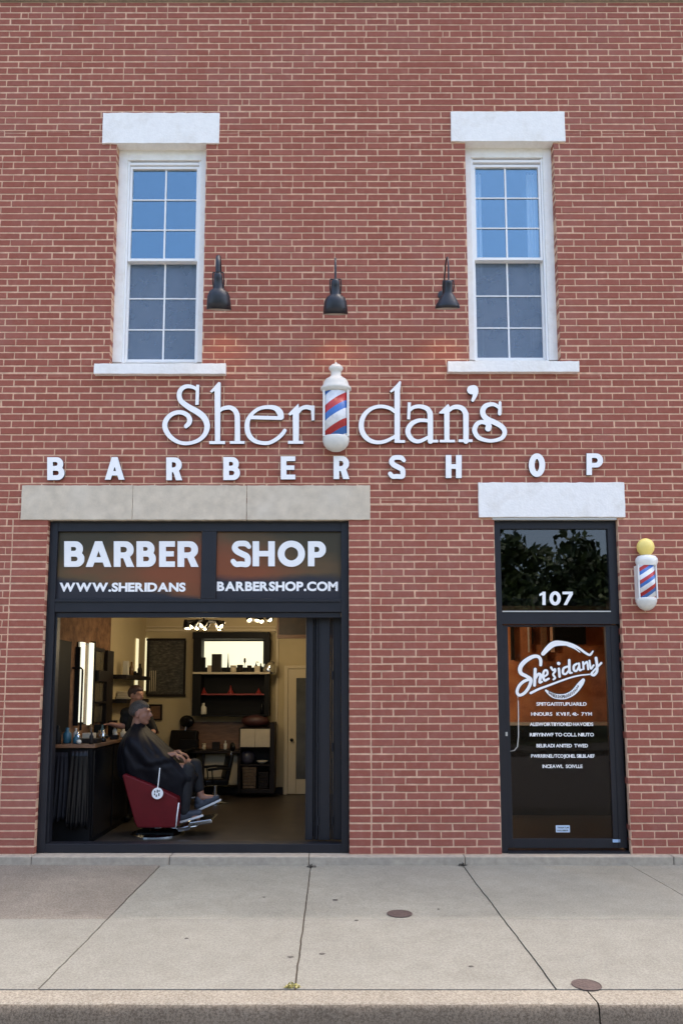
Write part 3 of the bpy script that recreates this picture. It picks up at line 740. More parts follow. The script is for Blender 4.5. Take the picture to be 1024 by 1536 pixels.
# ---- entrance door with transom
YD = .05
door = bpy.data.objects.new('entrance_door', None); COL.objects.link(door); door.parent = bld
door.location = Vector((sum(DR)/2, YD, ZP))-wloc(bld); door['label'] = 'dark metal glazed entrance door with number 107 on the transom'
x0, x1 = DR; zt = zy(780, YD)
tl, tr_ = xx(750,855,YD+.03), xx(911.5,855,YD+.03)
mb = MB()
mb.box(x0, tl, YD, YD+.14, ZP+.002, zt); mb.box(xx(936,1100,YD), x1, YD, YD+.14, ZP+.002, zt)
mb.box(tl, xx(936,1100,YD), YD+.002, YD+.14, zy(793,YD), zt)
mb.box(tl, xx(936,1100,YD), YD+.002, YD+.14, zy(936,YD), zy(915.5,YD))
mb.box(tr_, xx(936,1100,YD), YD+.004, YD+.14, zy(915.5,YD), zy(793,YD))
mb.box(tl, xx(936,1100,YD), YD-.02, YD+.14, ZP+.002, zy(1277,YD))
build('frame', mb, 'charcoal', door, bevel=.004)
mb = MB(); mb.box(tl+.003, tr_-.003, YD-.006, YD+.001, zy(918,YD), zy(916.3,YD)); build('bead', mb, 'silver', door)
mb = MB(); mb.box(tl, tr_, YD+.03, YD+.036, zy(915.5,YD), zy(793,YD)); build('transom_pane', mb, 'glass_transom', door)
mb = MB(); lo = px_letter('1', 808.5, 819, 887.5, 907.5, .24)+px_letter('0', 823.5, 840.5, 887, 908, .25)+px_letter('7', 843, 858.5, 887.5, 907.5, .23)
letter('house_number', to_world(lo, YD+.027), YD+.027, .0025, ['letter_white'], door)
# leaf
lL, lR = tl+.004, xx(936,1100,YD)-.006; YL = YD+.03
gL, gR = .0247*72*(1+YL/7.62), .0387*72*(1+YL/7.62); zb_, zt_ = zy(1258,YL), zy(940,YL)
mb = MB()
mb.box(lL, gL, YL, YL+.05, ZP+.045, zy(937,YL)-.004); mb.box(gR, lR, YL, YL+.05, ZP+.045, zy(937,YL)-.004)
mb.box(gL, gR, YL+.001, YL+.05, zt_, zy(937,YL)-.004); mb.box(gL, gR, YL+.001, YL+.05, ZP+.045, zb_)
mb.box(gR+.05, gR+.056, YL-.006, YL, ZP+.06, zt_)
lf = build('door_leaf', mb, 'charcoal', door, bevel=.003)
mb = MB(); mb.box(gL, gR, YL+.022, YL+.028, zb_, zt_); build('pane', mb, 'glass_door', lf)
hp = [W(776,1045,YL-.02), W(776.5,1052,YL-.05), W(777,1080,YL-.06), W(777,1105,YL-.06), W(775.5,1120,YL-.055), W(771,1125.5,YL-.04), W(765,1127,YL-.005)]
mb = MB(); mb.tube(hp, .0055, 10); build('handle', mb, 'silver', lf, smooth=True)
mb = MB(); mb.box(xx(757.5,1100,YL), xx(760.5,1100,YL), YL-.006, YL, zy(1104,YL), zy(1098,YL)); build('lock', mb, 'silver', lf)
mb = MB(); mb.box(xx(918,1261,YL), xx(929,1261,YL), YL-.003, YL-.0005, zy(1263.5,YL), zy(1259,YL)); build('maker_badge', mb, mat('badge_blue',(.35,.5,.7),.4), lf)
YG = YL+.018
mb = MB(); rectx(mb, 833, 854, 1238, 1248.5, YG, YG+.002); stk = build('window_sticker', mb, mat('sticker_blue', (.48,.60,.74), .5), lf)
mb = MB()
textline(mb, 'TRNIATLM', 835, 852, 1240.2, 1242.6, YG-.001, .0008, .02); textline(mb, 'HULSIBER', 835, 852, 1244.6, 1246.8, YG-.001, .0008, .02)
build('sticker_print', mb, 'dark_room', lf)
# script logo and the lines of small lettering
def tr6(p): return [(765+q[0]/7.062, 950+q[1]/7.06, q[2]/7.06) for q in p]
LS = [[(345,215,42),(400,155,55),(460,112,60),(540,105,50),(640,120,34),(720,155,26),(790,205,24),(835,228,24),(855,215,22),(872,190,16)],
 [(600,128,14),(680,160,14),(735,200,8)],
 [(320,335,30),(318,280,34),(290,245,34),(230,250,40),(150,300,46),(105,360,46),(110,420,40),(170,455,36),(215,490,36),(200,560,34),(150,630,32),(95,655,30),(70,620,32),(90,560,32),(140,510,32),(215,480,30)],
 [(262,380,32),(255,550,30)],[(262,480,24),(295,432,28),(318,445,30),(310,515,30),(335,512,18)],
 [(352,462,20),(390,432,22),(385,395,22),(358,398,24),(345,450,28),(362,498,26),(405,480,22)],
 [(430,362,24),(452,392,20),(470,378,20),(472,402,22),(452,435,22),(472,470,22),(455,488,20)],
 [(512,375,26),(520,458,26)],[(508,318,34),(512,320,34)],
 [(600,352,22),(562,372,26),(556,420,26),(585,430,22),(618,392,20)],[(622,285,28),(625,405,28),(650,418,18)],
 [(702,322,22),(672,345,26),(672,388,26),(698,398,22),(722,355,20)],[(725,318,22),(733,388,24),(758,382,16)],
 [(768,305,22),(774,378,22)],[(776,335,16),(805,302,20),(815,322,22),(822,380,22)],
 [(836,290,20),(850,372,22),(880,338,20)],
 [(905,262,30),(915,330,28),(915,400,28),(885,440,30),(858,430,26),(885,392,20),(960,315,24)],
 [(215,632,26),(300,590,24),(400,553,22),(600,480,18),(720,448,16),(838,434,12)],
 [(375,605,20),(420,640,40),(470,665,50),(540,672,54),(600,662,56),(670,622,58),(735,545,58),(770,495,36)]]
lp0 = outline([tr6(s) for s in LS], [], .35)
lp1 = outline([tr6(s) for s in LS], [], .5, grow=.9)
letter('logo_outline', to_world(lp1, YG), YG, .0006, ['dark_room'], lf)
letter('script_logo', to_world(lp0, YG-.001), YG-.0015, .001, ['letter_white'], lf)
mb = MB(); r = random.Random(5)
arc = catmull([(765+a/7.06, 950+b_/7.06, 0) for a, b_ in [(410,625),(470,663),(540,672),(600,662),(670,620),(730,550)]], 4)
for i, c in enumerate('BARBERSHOPBARBERSHOP'[:20]):
    p = arc[i]; s = 2.4
    glyph_into(mb, c, xx(p[0]-s*.42,p[1],YG-.002), xx(p[0]+s*.42,p[1],YG-.002), zy(p[1]+s,YG-.002), zy(p[1]-s,YG-.002), YG-.0028, .0008, .03)
build('logo_print', mb, 'dark_room', lf)
mb = MB()
for s, a, b_, y in (('SPIITGAITITUPUARILD',804,879,1056),('HNOURS   KVII F, 4I:-  7YM',796,887,1071),('ALEIWOIRTIIIYIONED HAVOIIDS',794,889,1086.3),
                  ('RIIFIYINWF TO COL.L NIIUTO',794,890,1102),('BELIRADI ANITED  TWED',804,881,1118.5),('PWRRIRNEL/TCOJIOHEL SIIILBLAIEF',796,891,1134),('INCEAWL  SOIVLLE',813,873,1149.5)):
    mb = MB(); textline(mb, s, a, b_, y-2.6, y+2.6, YG-.001, .001, .022, gap=.03, spacew=.22); build('text_line', mb, 'letter_white', lf)

# ---- roof and the body of the building
mb = MB()
mb.box(-HX, -HX+.25, .262, 9, 0, ZT-.15); mb.box(HX-.25, HX, .262, 9, 0, ZT-.15); mb.box(-HX, HX, 9, 9.25, 0, ZT-.15)
build('side_wall', mb, 'brick_rough', bld)
mb = MB(); mb.box(-HX+.251, HX-.251, .262, 8.99, ZT-.5, ZT-.3); build('roof', mb, 'asphalt', bld)

# ================================================================== MOUNTED LETTERS
LM = ['letter_white', 'letter_side']; K = 130/1024
def Z(ox, strokes): return [[(ox+p[0]*K, 560+p[1]*K, p[2]*K) for p in s] for s in strokes]
def Q(ox, polys): return [[(ox+p[0]*K, 560+p[1]*K) for p in q] for q in polys]
def rc(a, b, c, d): return [(a,b),(c,b),(c,d),(a,d)]
SCRIPT = [
 ('S', 240, [[(435,190,34),(395,165,40),(335,152,46),(280,165,50),(240,205,56),(228,260,58),(245,320,60),(300,370,62),(370,415,68),(450,460,72),(520,520,72),(553,590,68),(555,650,64),(530,720,54),(470,780,48),(390,815,42),(300,828,42),(210,808,46),(130,755,54),(80,690,60),(58,620,60),(75,550,58),(130,490,52),(200,462,50),(270,465,52),(330,500,55),(352,550,60),(340,592,56),(308,625,48)]],
   [[(430,132),(466,135),(458,370),(418,372),(424,200)]], 'tall white serif letter S with a curled foot, first of the shop name'),
 ('h', 240, [[(700,445,36),(745,415,44),(820,403,50),(875,428,58),(905,475,62),(914,540,62),(916,800,64)]],
   [[(690,102),(712,106),(718,114),(712,802),(650,802),(645,205),(612,228),(590,214),(640,160)], rc(582,800,770,835), rc(825,800,1000,832)], 'white serif letter h between the capital S and the e'),
 ('e', 360, [[(118,519,44),(300,524,44),(485,528,44)],[(485,515,66),(470,462,76),(420,412,60),(330,398,46),(230,415,42),(150,470,44),(95,550,54),(84,640,60),(107,730,60),(170,795,50),(260,822,44),(350,818,44),(440,770,46),(500,715,46),(528,675,44)]], [], 'white round letter e with a level crossbar beside the r'),
 ('r', 360, [[(690,455,40),(725,415,44),(780,398,50),(835,408,56),(850,415,50)]], [[(690,356),(697,420),(694,800),(625,800),(622,482),(590,500),(567,482),(600,445)], rc(566,797,748,832), [(820,380),(880,380),(878,556),(845,556),(838,440)]], 'white serif letter r just left of the barber pole'),
 ('d', 530, [[(490,450,46),(420,408,42),(320,390,42),(220,412,44),(140,475,52),(98,560,60),(94,650,62),(125,730,60),(190,790,52),(280,815,44),(380,800,42),(490,745,38)]], [[(545,88),(562,100),(548,200),(548,820),(483,820),(483,200),(445,228),(427,212),(500,140)], rc(483,788,608,820)], 'white letter d with a round bowl just right of the barber pole'),
 ('a', 530, [[(662,440,34),(705,402,42),(780,390,46),(860,412,56),(895,455,62),(905,510,64),(907,800,64)],[(890,560,42),(820,554,42),(760,558,46),(690,592,54),(648,650,60),(645,710,60),(680,770,54),(740,802,48),(800,795,44),(890,750,38)]], [[(640,340),(678,344),(668,545),(632,542)], rc(880,785,998,817)], 'white two-storey letter a between the d and the n'),
 ('n', 640, [[(258,440,40),(300,406,48),(360,396,54),(420,417,60),(452,465,64),(459,520,64),(460,800,64)]], [[(250,360),(266,385),(266,800),(205,800),(203,475),(140,475),(148,455)], rc(150,785,330,815), rc(372,780,537,812)], 'white serif letter n under the apostrophe'),
 ('apostrophe', 640, [[(525,195,104),(552,192,106)],[(572,215,70),(562,270,50),(540,318,36)]], [], 'small white apostrophe high between the n and the last s'),
 ('s', 640, [[(845,400,38),(800,370,44),(750,366,48),(690,387,58),(658,440,64),(670,500,64),(720,545,64),(800,580,62),(870,620,60),(910,665,58),(915,715,52),(880,765,48),(800,792,42),(720,795,42),(620,765,50),(575,715,56),(562,660,58),(590,600,54),(640,575,50),(700,585,56),(730,620,66),(722,650,74)],[(862,345,34),(857,475,44)]], [], 'curly white small letter s ending the shop name'),
]
NM = dict(S='capital_letter', h='small_letter', e='small_letter', r='small_letter', d='small_letter', a='small_letter', n='small_letter', apostrophe='apostrophe', s='small_letter')
YLT = -.036
for key, ox, st, po, lab in SCRIPT:
    lo = outline(Z(ox, st), Q(ox, po), .42)
    o = letter('sign_letter' if key != 'apostrophe' else 'sign_apostrophe', to_world(lo, YLT), YLT, .026, LM)
    tag(o, lab, 'sign letter', 'large white letters of the shop name on the brick wall')
def block(ch, a, b, y0, y1, lab, w=.25):
    yf = -.034; o = letter('sign_letter', to_world(px_letter(ch, a, b, y0, y1, w), yf), yf, .024, LM)
    tag(o, lab, 'sign letter', 'small white block letters spelling the trade under the shop name')
for a in (('B',71.2,97,685.8,720,'white block letter B at the far left above the beige lintel'),('A',157.5,187,685.5,719.5,'white block letter A, only A of the lower row'),
          ('R',249.5,273.5,686,720.3,'white block letter R below the large capital S'),('B',335,360,685.5,720,'white block letter B below the large e'),
          ('E',421,443,684.5,719,'white block letter E, only E of the lower row'),('R',500,524,684,718.5,'white block letter R under the barber pole'),
          ('S',583,608,682.5,718,'white block letter S, only S of the lower row'),('H',668,692,682.5,717,'white block letter H, only H of the lower row'),
          ('O',792.5,817,680,715.3,'white block letter O above the white door lintel'),('P',879,904.5,680,712.5,'white block letter P ending the lower row')):
    block(*a)

# ================================================================== BARBER POLES
def pole(name, label, cat, pc, prof, body, yoff, sy, m_stripe, extra=None):
    pass
def lathe_px(cx, prof, yc, sy, wscale=1.0, n=40, tilt=0.0):
    """prof: (half width px, py) list, top to bottom"""
    mb = MB(); X0 = xx(cx, prof[0][1], yc)
    base = W(cx, prof[-1][1], yc); v = []
    P = []
    for hw, py in prof[::-1]:
        P.append((max(0, xx(cx+hw, py, yc)-xx(cx, py, yc)), zy(py, yc)))
    mb.lathe([(r_, z_) for r_, z_ in P], (xx(cx,(prof[0][1]+prof[-1][1])/2,yc), yc, 0), n, sy=sy)
    return mb
def barber_pole(cx, yc, sy, cap, body, dome, ball, label, slope, per_px, blue_at, group):
    ymid = (body[1]+body[2])/2
    root = empty('barber_pole', (xx(cx,ymid,yc), yc, zy(dome[-1][1],yc)), label, 'barber pole', group)
    mb = MB(); hw, t, b_ = body; R = xx(cx+hw,ymid,yc)-xx(cx,ymid,yc); X0 = xx(cx,ymid,yc)
    Ri = R*.86; z0, z1 = zy(b_,yc), zy(t,yc)
    mb.lathe([(Ri, z0), (Ri, z1)], (X0, yc-.006, 0), 48, sy=sy)
    lz = zy(blue_at, yc)-z0; period = zy(ymid-per_px/2,yc)-zy(ymid+per_px/2,yc)
    st = stripe_mat('pole_stripes', slope, period, -(lz-(-Ri)*slope)/period)
    build('striped_cylinder', mb, st, root, smooth=True)
    mb = MB()
    for s in (-1, 1): mb.box(X0+s*R, X0+s*R*.83, yc-R*sy*.55, yc+R*sy*.95, z0, z1)
    build('side_rail', mb, 'pole_white', root, bevel=.004)
    build('cap', lathe_px(cx, cap, yc, sy), 'cast' if not ball else 'pole_white', root, smooth=True)
    build('dome', lathe_px(cx, dome, yc, sy), 'cast', root, smooth=True)
    if ball: build('globe', lathe_px(cx-1.5, ball, yc, .8), 'yellow', root, smooth=True)
    for z_ in (z0+.03, z1-.05):
        mb = MB(); mb.box(X0-.03, X0+.03, yc+R*sy*.9, -.003, z_, z_+.03); build('bracket', mb, 'silver', root)
barber_pole(503.7, -.095, .62, [(0,543),(1.5,544),(2,546),(6,547),(10,550.5),(10.8,553),(9.5,556),(7.6,557.5),(7.6,563.5),(10,566),(15,569),(17.5,572),(19,576),(20,579),(23,582),(23.3,585),(20,587),(19,589)],
    (19.6, 587, 656.5), [(19,655),(19.8,657),(19.8,662),(18,668),(13.5,673.5),(7,676.8),(0,677.8)], None,
    'tall white barber pole with red and blue stripes standing inside the shop name', .64, 38, 633, None)
barber_pole(968.8, -.075, .7, [(5,832),(8,833),(13,834.5),(16,838),(16.6,841.5),(15.8,845),(14.4,848),(14.2,849)], (14.4, 848, 899),
    [(14.4,897),(15.6,899),(15.6,902),(13.5,908),(9,913),(4,915.6),(0,916)], [(0,807.5),(5,808.4),(9,811),(12,815.5),(13,820.5),(12,826),(9,830.5),(6,833)],
    'small barber pole with a yellow globe on the bricks right of the door', .68, 19, 883, None)

# ================================================================== GOOSENECK LAMPS
def gooseneck(cx, ytop, ybot, hw, label, turn, yc=-.40, lean=0.0, armr=.010, shade=None, arm_py=393):
    bot = W(cx, ybot, yc); top = W(cx, ytop, yc); a = math.radians(24)
    root = empty('gooseneck_lamp', (bot.x, 0, bot.z), label, 'wall lamp', 'three dark gooseneck lamps on the brick wall')
    Lg = (top.z-bot.z)*1.0/math.cos(a)*.95; R = xx(cx+hw,ybot,yc)-xx(cx,ybot,yc)
    ax = Vector((lean, math.sin(a), -math.cos(a))).normalized(); c = Vector((top.x, yc-.06, top.z))
    s = shade or [(0,0),(.18,0),(.32,.06),(.37,.18),(.38,.42),(.52,.46),(.74,.52),(.90,.64),(.97,.82),(1.0,1.0),(.97,1.0),(.94,.82),(.86,.66),(.70,.55),(.3,.5),(0,.49)]
    mb = MB(); mb.lathe([(r_*R, h*Lg) for r_, h in s], c, 40, ax)
    me_o = build('shade', mb, ['lamp','lamp_in'], root, smooth=True)
    n = 40; 
    for i, p in enumerate(me_o.data.polygons):
        if i//n >= 10: p.material_index = 1
    mb = MB(); mb.ball(c+ax*Lg*.72, R*.3, 14); build('bulb', mb, 'letter_white', root, smooth=True)
    tz = W(cx, arm_py, yc+.1).z-c.z
    rot = Matrix.Rotation(turn, 3, 'Z')
    base = c-ax*.0
    pts = [(0,0,-.02),(0,-.01,tz*.45),(0,.04,tz*.85),(0,.13,tz*1.0),(0,.24,tz*.9),(0,.33,tz*.55),(0,.40,tz*.35),(0,.475,tz*.3)]
    P = [base+rot@Vector(p) for p in pts]
    P[-1] = Vector((P[-1].x, -.006, P[-1].z))
    mb = MB(); sm = catmull([tuple(p) for p in P], 6)
    mb.tube([Vector(p) for p in sm], armr, 12); build('arm', mb, 'lamp', root, smooth=True)
    mb = MB(); mb.lathe([(.0,0),(.055,0),(.055,.012),(.03,.03),(.0,.035)], Vector((P[-1].x, 0, P[-1].z)), 24, Vector((0,-1,0))); build('wall_plate', mb, 'lamp', root)
    mb = MB()
    sp = bpy.data.lights.new('lamp_light', 'SPOT'); sp.energy = GOOSE; sp.color = (1,.66,.36); sp.spot_size = math.radians(100); sp.spot_blend = 1; sp.shadow_soft_size = .03
    spo = bpy.data.objects.new('lamp_light', sp); COL.objects.link(spo); spo.location = c+ax*Lg*.93; spo.rotation_euler = (-ax).to_track_quat('Z','Y').to_euler()
    for sgn in (-1, 1): mb.tube([c+Vector((sgn*R*.42, .01, 0)), c+ax*Lg*.22+Vector((sgn*R*.46, 0, 0)), c+ax*Lg*.42+Vector((sgn*R*.40, 0, 0))], .006, 8)
    mb.tube([c+Vector((-R*.42,.01,0)), c+Vector((R*.42,.01,0))], .006, 8)
    build('yoke', mb, 'lamp', root)
gooseneck(328.5, 413, 460.5, 18.5, 'dark gooseneck lamp touching the frame of the left upper window', .12, lean=-.02, armr=.026, arm_py=392)
gooseneck(503, 423, 468, 18.7, 'dark gooseneck lamp above the barber pole, middle one of the three', 0, armr=.011, arm_py=393)
gooseneck(671, 425, 461, 18.5, 'dark gooseneck lamp nearest the right upper window', -.02, armr=.008, arm_py=391,
    shade=[(0,0),(.18,0),(.32,.04),(.34,.12),(.34,.42),(.42,.48),(.58,.58),(.80,.74),(.97,.88),(1.0,1.0),(.97,1.0),(.92,.88),(.75,.74),(.55,.60),(.3,.5),(0,.49)])

# ================================================================== STREET
YB = -.10
jn = [(-3.30,-3.36), (xx(240,1300,-.12), G(60,1482).x), (xx(466,1300,-.12), G(443,1478).x), (xx(694,1299,-.12), G(832,1482).x), (xx(945,1302,-.12), xx(945,1302,-.12)+.04), (4.5,4.55), (6.1,6.1)]
YK = G(503,1484).y; YJ = G(503,1378.5).y; YE = G(503,1506).y
print('YK', YK, 'YJ', YJ, 'YE', YE, 'ZP', ZP, 'ZT', ZT)
pts_x = [(-30,-30), (-8.2,-8.2), (-6.6,-6.6), (-4.95,-4.95)]+jn+[(7.7,7.7),(30,30)]
def wavy(p0, p1, n, amp, seed):
    r = random.Random(seed); o = []; d = 0
    for i in range(n+1):
        t = i/n; d = d*.7+r.uniform(-amp, amp); k = math.sin(PI*t)**.5 if 0 < t < 1 else 0
        o.append((p0[0]+(p1[0]-p0[0])*t+d*k, p0[1]+(p1[1]-p0[1])*t))
    return o
slabs = MB(); rr = random.Random(3)
rows = [(YB+.01, YJ), (YJ, YK)]
for ri, (ya, yb) in enumerate(rows):
    for i in range(len(pts_x)-1):
        def edge(k, s):
            xa, xb = pts_x[k]; f = lambda y: xa+(xb-xa)*(y-YB)/(YK-YB)
            return [(x+s*.0055, y) for x, y in wavy((f(ya), ya), (f(yb), yb), 26, .0035, 50*ri+k)]
        e0 = edge(i, 1); e1 = edge(i+1, -1)
        g = .0015
        e0[0] = (e0[0][0], ya-g*(ri>0)); e1[0] = (e1[0][0], ya-g*(ri>0)); e0[-1] = (e0[-1][0], yb+g); e1[-1] = (e1[-1][0], yb+g)
        poly = e0+e1[::-1]; n = len(poly); dz = rr.uniform(-.0015,.0015)
        ar = sum(poly[k][0]*poly[(k+1)%n][1]-poly[(k+1)%n][0]*poly[k][1] for k in range(n))
        if ar < 0: poly = poly[::-1]
        v = [(x, y, dz) for x, y in poly]+[(x, y, -.04) for x, y in poly]
        mi = 2 if (ri == 0 and i == 4) else (1 if ri == 0 else 0)
        slabs.add(v, [tuple(range(n))]+[(k+n, (k+1)%n+n, (k+1)%n, k) for k in range(n)], mi)
o = build('sidewalk', slabs, ['conc_out','conc_in','conc_old'], None); tag(o, kind='structure')
mb = MB(); mb.box(-30, 30, YK-.004, YB+.02, -.10, -.013); o = build('sidewalk_bed', mb, 'joint', None); tag(o, kind='structure')
# kerb with rounded, chipped arris
mb = MB(); cutx = G(888,1495).x
for a, b_ in ((-30, -6.9),(-6.9,-3.4),(-3.4, cutx), (cutx, cutx+3.2), (cutx+3.2, 30)):
    a += .004; b_ -= .004; n = max(2, int((b_-a)/.03)) if b_-a < 8 else 20; r = random.Random(int(a*10)); v = []; f = []; d = 0
    for i in range(n+1):
        x = a+(b_-a)*i/n; d = d*.75+r.uniform(-.006,.006)
        if r.random() < .02: d += .012
        prof = [(YK-.006, -.003), (YE+.02+d, 0), (YE+.006+d*.6, -.006), (YE-.004+d*.3, -.022), (YE-.008, -.06), (YE-.016, -.155)]
        v += [(x, y, z) for y, z in prof]
    for i in range(n):
        for k in range(5):
            q = i*6+k; f.append((q, q+1, q+7, q+6))
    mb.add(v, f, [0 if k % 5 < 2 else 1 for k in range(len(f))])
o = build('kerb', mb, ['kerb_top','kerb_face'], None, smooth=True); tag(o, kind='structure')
mb = MB(); mb.box(-60, 60, YE-11, YE-.016, -.35, -.15); o = build('road', mb, 'road', None); tag(o, kind='structure')
mb = MB(); mb.box(-60, 60, YE-14, YE-11, -.3, 0); o = build('far_sidewalk', mb, 'conc_out', None); tag(o, kind='structure')
mb = MB(); mb.add([(-400,-400,-.2),(400,-400,-.2),(400,400,-.2),(-400,400,-.2)], [(0,1,2,3)]); o = build('ground', mb, 'grass', None); tag(o, kind='structure')
# round iron covers
def cover(px, py, hwpx, label):
    c = G(px, py); R = G(px+hwpx, py).x-c.x
    mb = MB(); r = random.Random(px); prof = [(R,0),(R,.003),(R*.93,.005),(R*.9,.003),(R*.55,.0035),(R*.5,.005),(0,.005)]
    mb.lathe(prof, (c.x, c.y, .002), 36); o = build('utility_cover', mb, 'iron', None, smooth=False); tag(o, label, 'utility cover', 'round iron covers set in the pavement')
cover(599, 1371, 19, 'round brown iron cover in the middle of the pavement'); cover(879, 1478, 22, 'round brown iron cover at the kerb joint')
def spot(px, py, w, label, seed):
    c = G(px, py); r = random.Random(seed); mb = MB(); n = 16; R = w/250
    pts = [(c.x+R*math.cos(2*PI*k/n)*(1+r.uniform(-.25,.25)), c.y+R*.9*math.sin(2*PI*k/n)*(1+r.uniform(-.3,.3))) for k in range(n)]
    mb.add([(x, y, .0018) for x, y in pts]+[(x, y, .0045) for x, y in [(c.x+(p[0]-c.x)*.7, c.y+(p[1]-c.y)*.7) for p in pts]],
           [tuple(range(n,2*n))]+[(k,(k+1)%n,(k+1)%n+n,k+n) for k in range(n)])
    o = build('gum_spot', mb, 'gum', None); tag(o, label, 'gum spot', 'dark flattened gum spots on the pavement')
spot(483,1431,5,'dark gum spot left of the long middle joint, near the kerb',1); spot(436,1436,5,'dark gum spot just left of the second joint',2)
spot(706,1450,4,'dark gum spot beside the diagonal joint in the pale slab',3); spot(503,1350,6,'dark gum spot in the grey slab nearest the shop',4)
spot(534,1381,4,'dark gum spot on the line between grey and pale slabs',5); spot(280,1408,3.5,'small gum spot in the pale slab left of centre',6)
spot(396,1346,3,'small gum spot in the grey slab below the shop opening',7); spot(657,1364,3,'small gum spot just right of the iron cover',8)
# debris in the joint heads against the plinth
def weed(px, py, n, size, label, z0=0.0, m='weed'):
    c = G(px, py); r = random.Random(px); mb = MB()
    for i in range(n):
        a = r.uniform(0, 2*PI); d = r.random()**.6*size; p = Vector((c.x+math.cos(a)*d*1.5, c.y+math.sin(a)*d*.5, z0+r.uniform(.002,.035)*(1-d/size*.6)))
        u = Vector((r.uniform(-1,1), r.uniform(-1,1), r.uniform(-.2,.8))).normalized()*.013; w = Vector((r.uniform(-1,1), r.uniform(-1,1), r.uniform(-.3,.3))).normalized()*.006
        mb.add([p-u, p+w, p+u, p-w], [(0,1,2,3)])
        if i % 4 == 0: mb.add([(c.x,c.y,0),(c.x+.001,c.y,0),tuple(p)], [(0,1,2)])
    o = build('weed', mb, m, None); tag(o, label, 'weed')
weed(438,1482,60,.03,'yellow green weed growing at the kerb end of the second joint')
weed(467,1301,60,.03,'dry brown weed at the plinth end of the second joint', m='gum')
weed(694,1299,60,.028,'dark dead weed at the plinth end of the third joint', m='gum')
#==SECTION3==
# ================================================================== INSIDE OF THE SHOP
XL = -3.07; XR = .32; YBK = 4.35; ZC = 3.45
def st(name, mb, m, **k):
    o = build(name, mb, m, None, **k); tag(o, kind='structure'); return o
def WX(px, py, X):
    """point seen at px,py on the side wall plane X"""
    u = (px-PX)/F; v = (PY-py)/F; t = X/u
    return Vector((X, t*(CP-v*SP)-D, H+t*(SP+v*CP)))
def FLR(px, py): return G(px, py, FL)
mb = MB(); mb.box(-6.3, 6.3, .262, 8.9, FL-.1, FL); st('floor', mb, 'floor')
mb = MB(); mb.box(XL-.1, XR, .262, YBK+.1, ZC, ZC+.1); st('ceiling', mb, 'ceil')
yb_ = WX(165, 1000, XL).y
mb = MB(); mb.box(XL-.12, XL, .262, yb_, FL, ZC, 0); mb.box(XL-.12, XL+.001, yb_+.001, YBK, FL, ZC, 1); st('side_wall_left', mb, ['old_brick', 'cream'])
mb = MB(); mb.box(XL-.1, XR+.1, YBK, YBK+.12, FL, ZC); st('back_wall', mb, 'cream')
mb = MB(); mb.box(XR, XR+.1, .262, YBK, FL, ZC+.1); st('partition_wall', mb, 'cream')
Yb = YBK
def bwall(name, spec, m, label, cat, group=None, **k):
    """spec: list of (px0,px1,py0,py1,yfront,yback,mi)"""
    mb = MB()
    for a, b_, c, d_, y0, y1, mi in spec: rectx(mb, a, b_, c, d_, y0, y1, mi=mi)
    o = build(name, mb, m, None, **k); tag(o, label, cat, group); return o
# picture rail and corner trim (part of the wall setting)
mb = MB(); rectx(mb, 206, 414, 943, 947, Yb-.05, Yb-.002); rectx(mb, 206, 414, 939, 941, Yb-.03, Yb-.002); rectx(mb, 205, 214, 921, 948, Yb-.09, Yb-.052)
rectx(mb, 413.5, 417, 920, 1186, Yb-.03, Yb-.002); st('wall_trim', mb, 'cream2')
mb = MB(); rectx(mb, 236, 424, 1181, 1192, Yb-.04, Yb-.003); st('skirting_board', mb, 'darkwood')
# bright strips beside the framed print; the glow is put into their material
root = empty('bright_strip', W(218,1035,Yb-.05), 'bright vertical glowing strip left of the large dark framed print', 'light', 'vertical glowing strips in the shop')
mb = MB(); rectx(mb, 214.5, 220.5, 957, 1036, Yb-.04, Yb-.01); build('tube', mb, 'strip_glow', root)  # plain emissive box on the back wall
mb = MB(); rectx(mb, 212, 214.2, 950, 1037, Yb-.05, Yb-.005); build('strip_trim', mb, 'cream2', root)
root = empty('bright_strip', WX(204,1025,XL), 'thin glowing strip in the far corner beside the shelves', 'light', 'vertical glowing strips in the shop')
p = WX(204,958,XL); q = WX(206,1028,XL); mb = MB(); mb.box(XL+.01, XL+.03, p.y-.02, p.y+.07, q.z, p.z); build('tube', mb, 'strip_glow', root)  # plain emissive box in the far corner
# large dark framed print
root = empty('framed_print', W(249,1044,Yb), 'large dark framed print of shelves hanging on the cream wall', 'picture')
mb = MB(); rectx(mb, 221, 278, 958.5, 1044, Yb-.03, Yb-.004); build('print', mb, 'photo', root)
mb = MB()
for a in ((220,278.5,957.5,961),(220,278.5,1041.5,1045),(219.8,223,961,1041.5),(275.5,278.6,961,1041.5)): rectx(mb, *a, Yb-.05, Yb-.032)
build('frame', mb, 'darkwood', root)
mb = MB()
for i, x_ in enumerate((224.5,227.2,230,232.8)): rectx(mb, x_, x_+1.0, 1006, 1037, Yb-.034, Yb-.031)
build('print_detail', mb, 'tan', root)
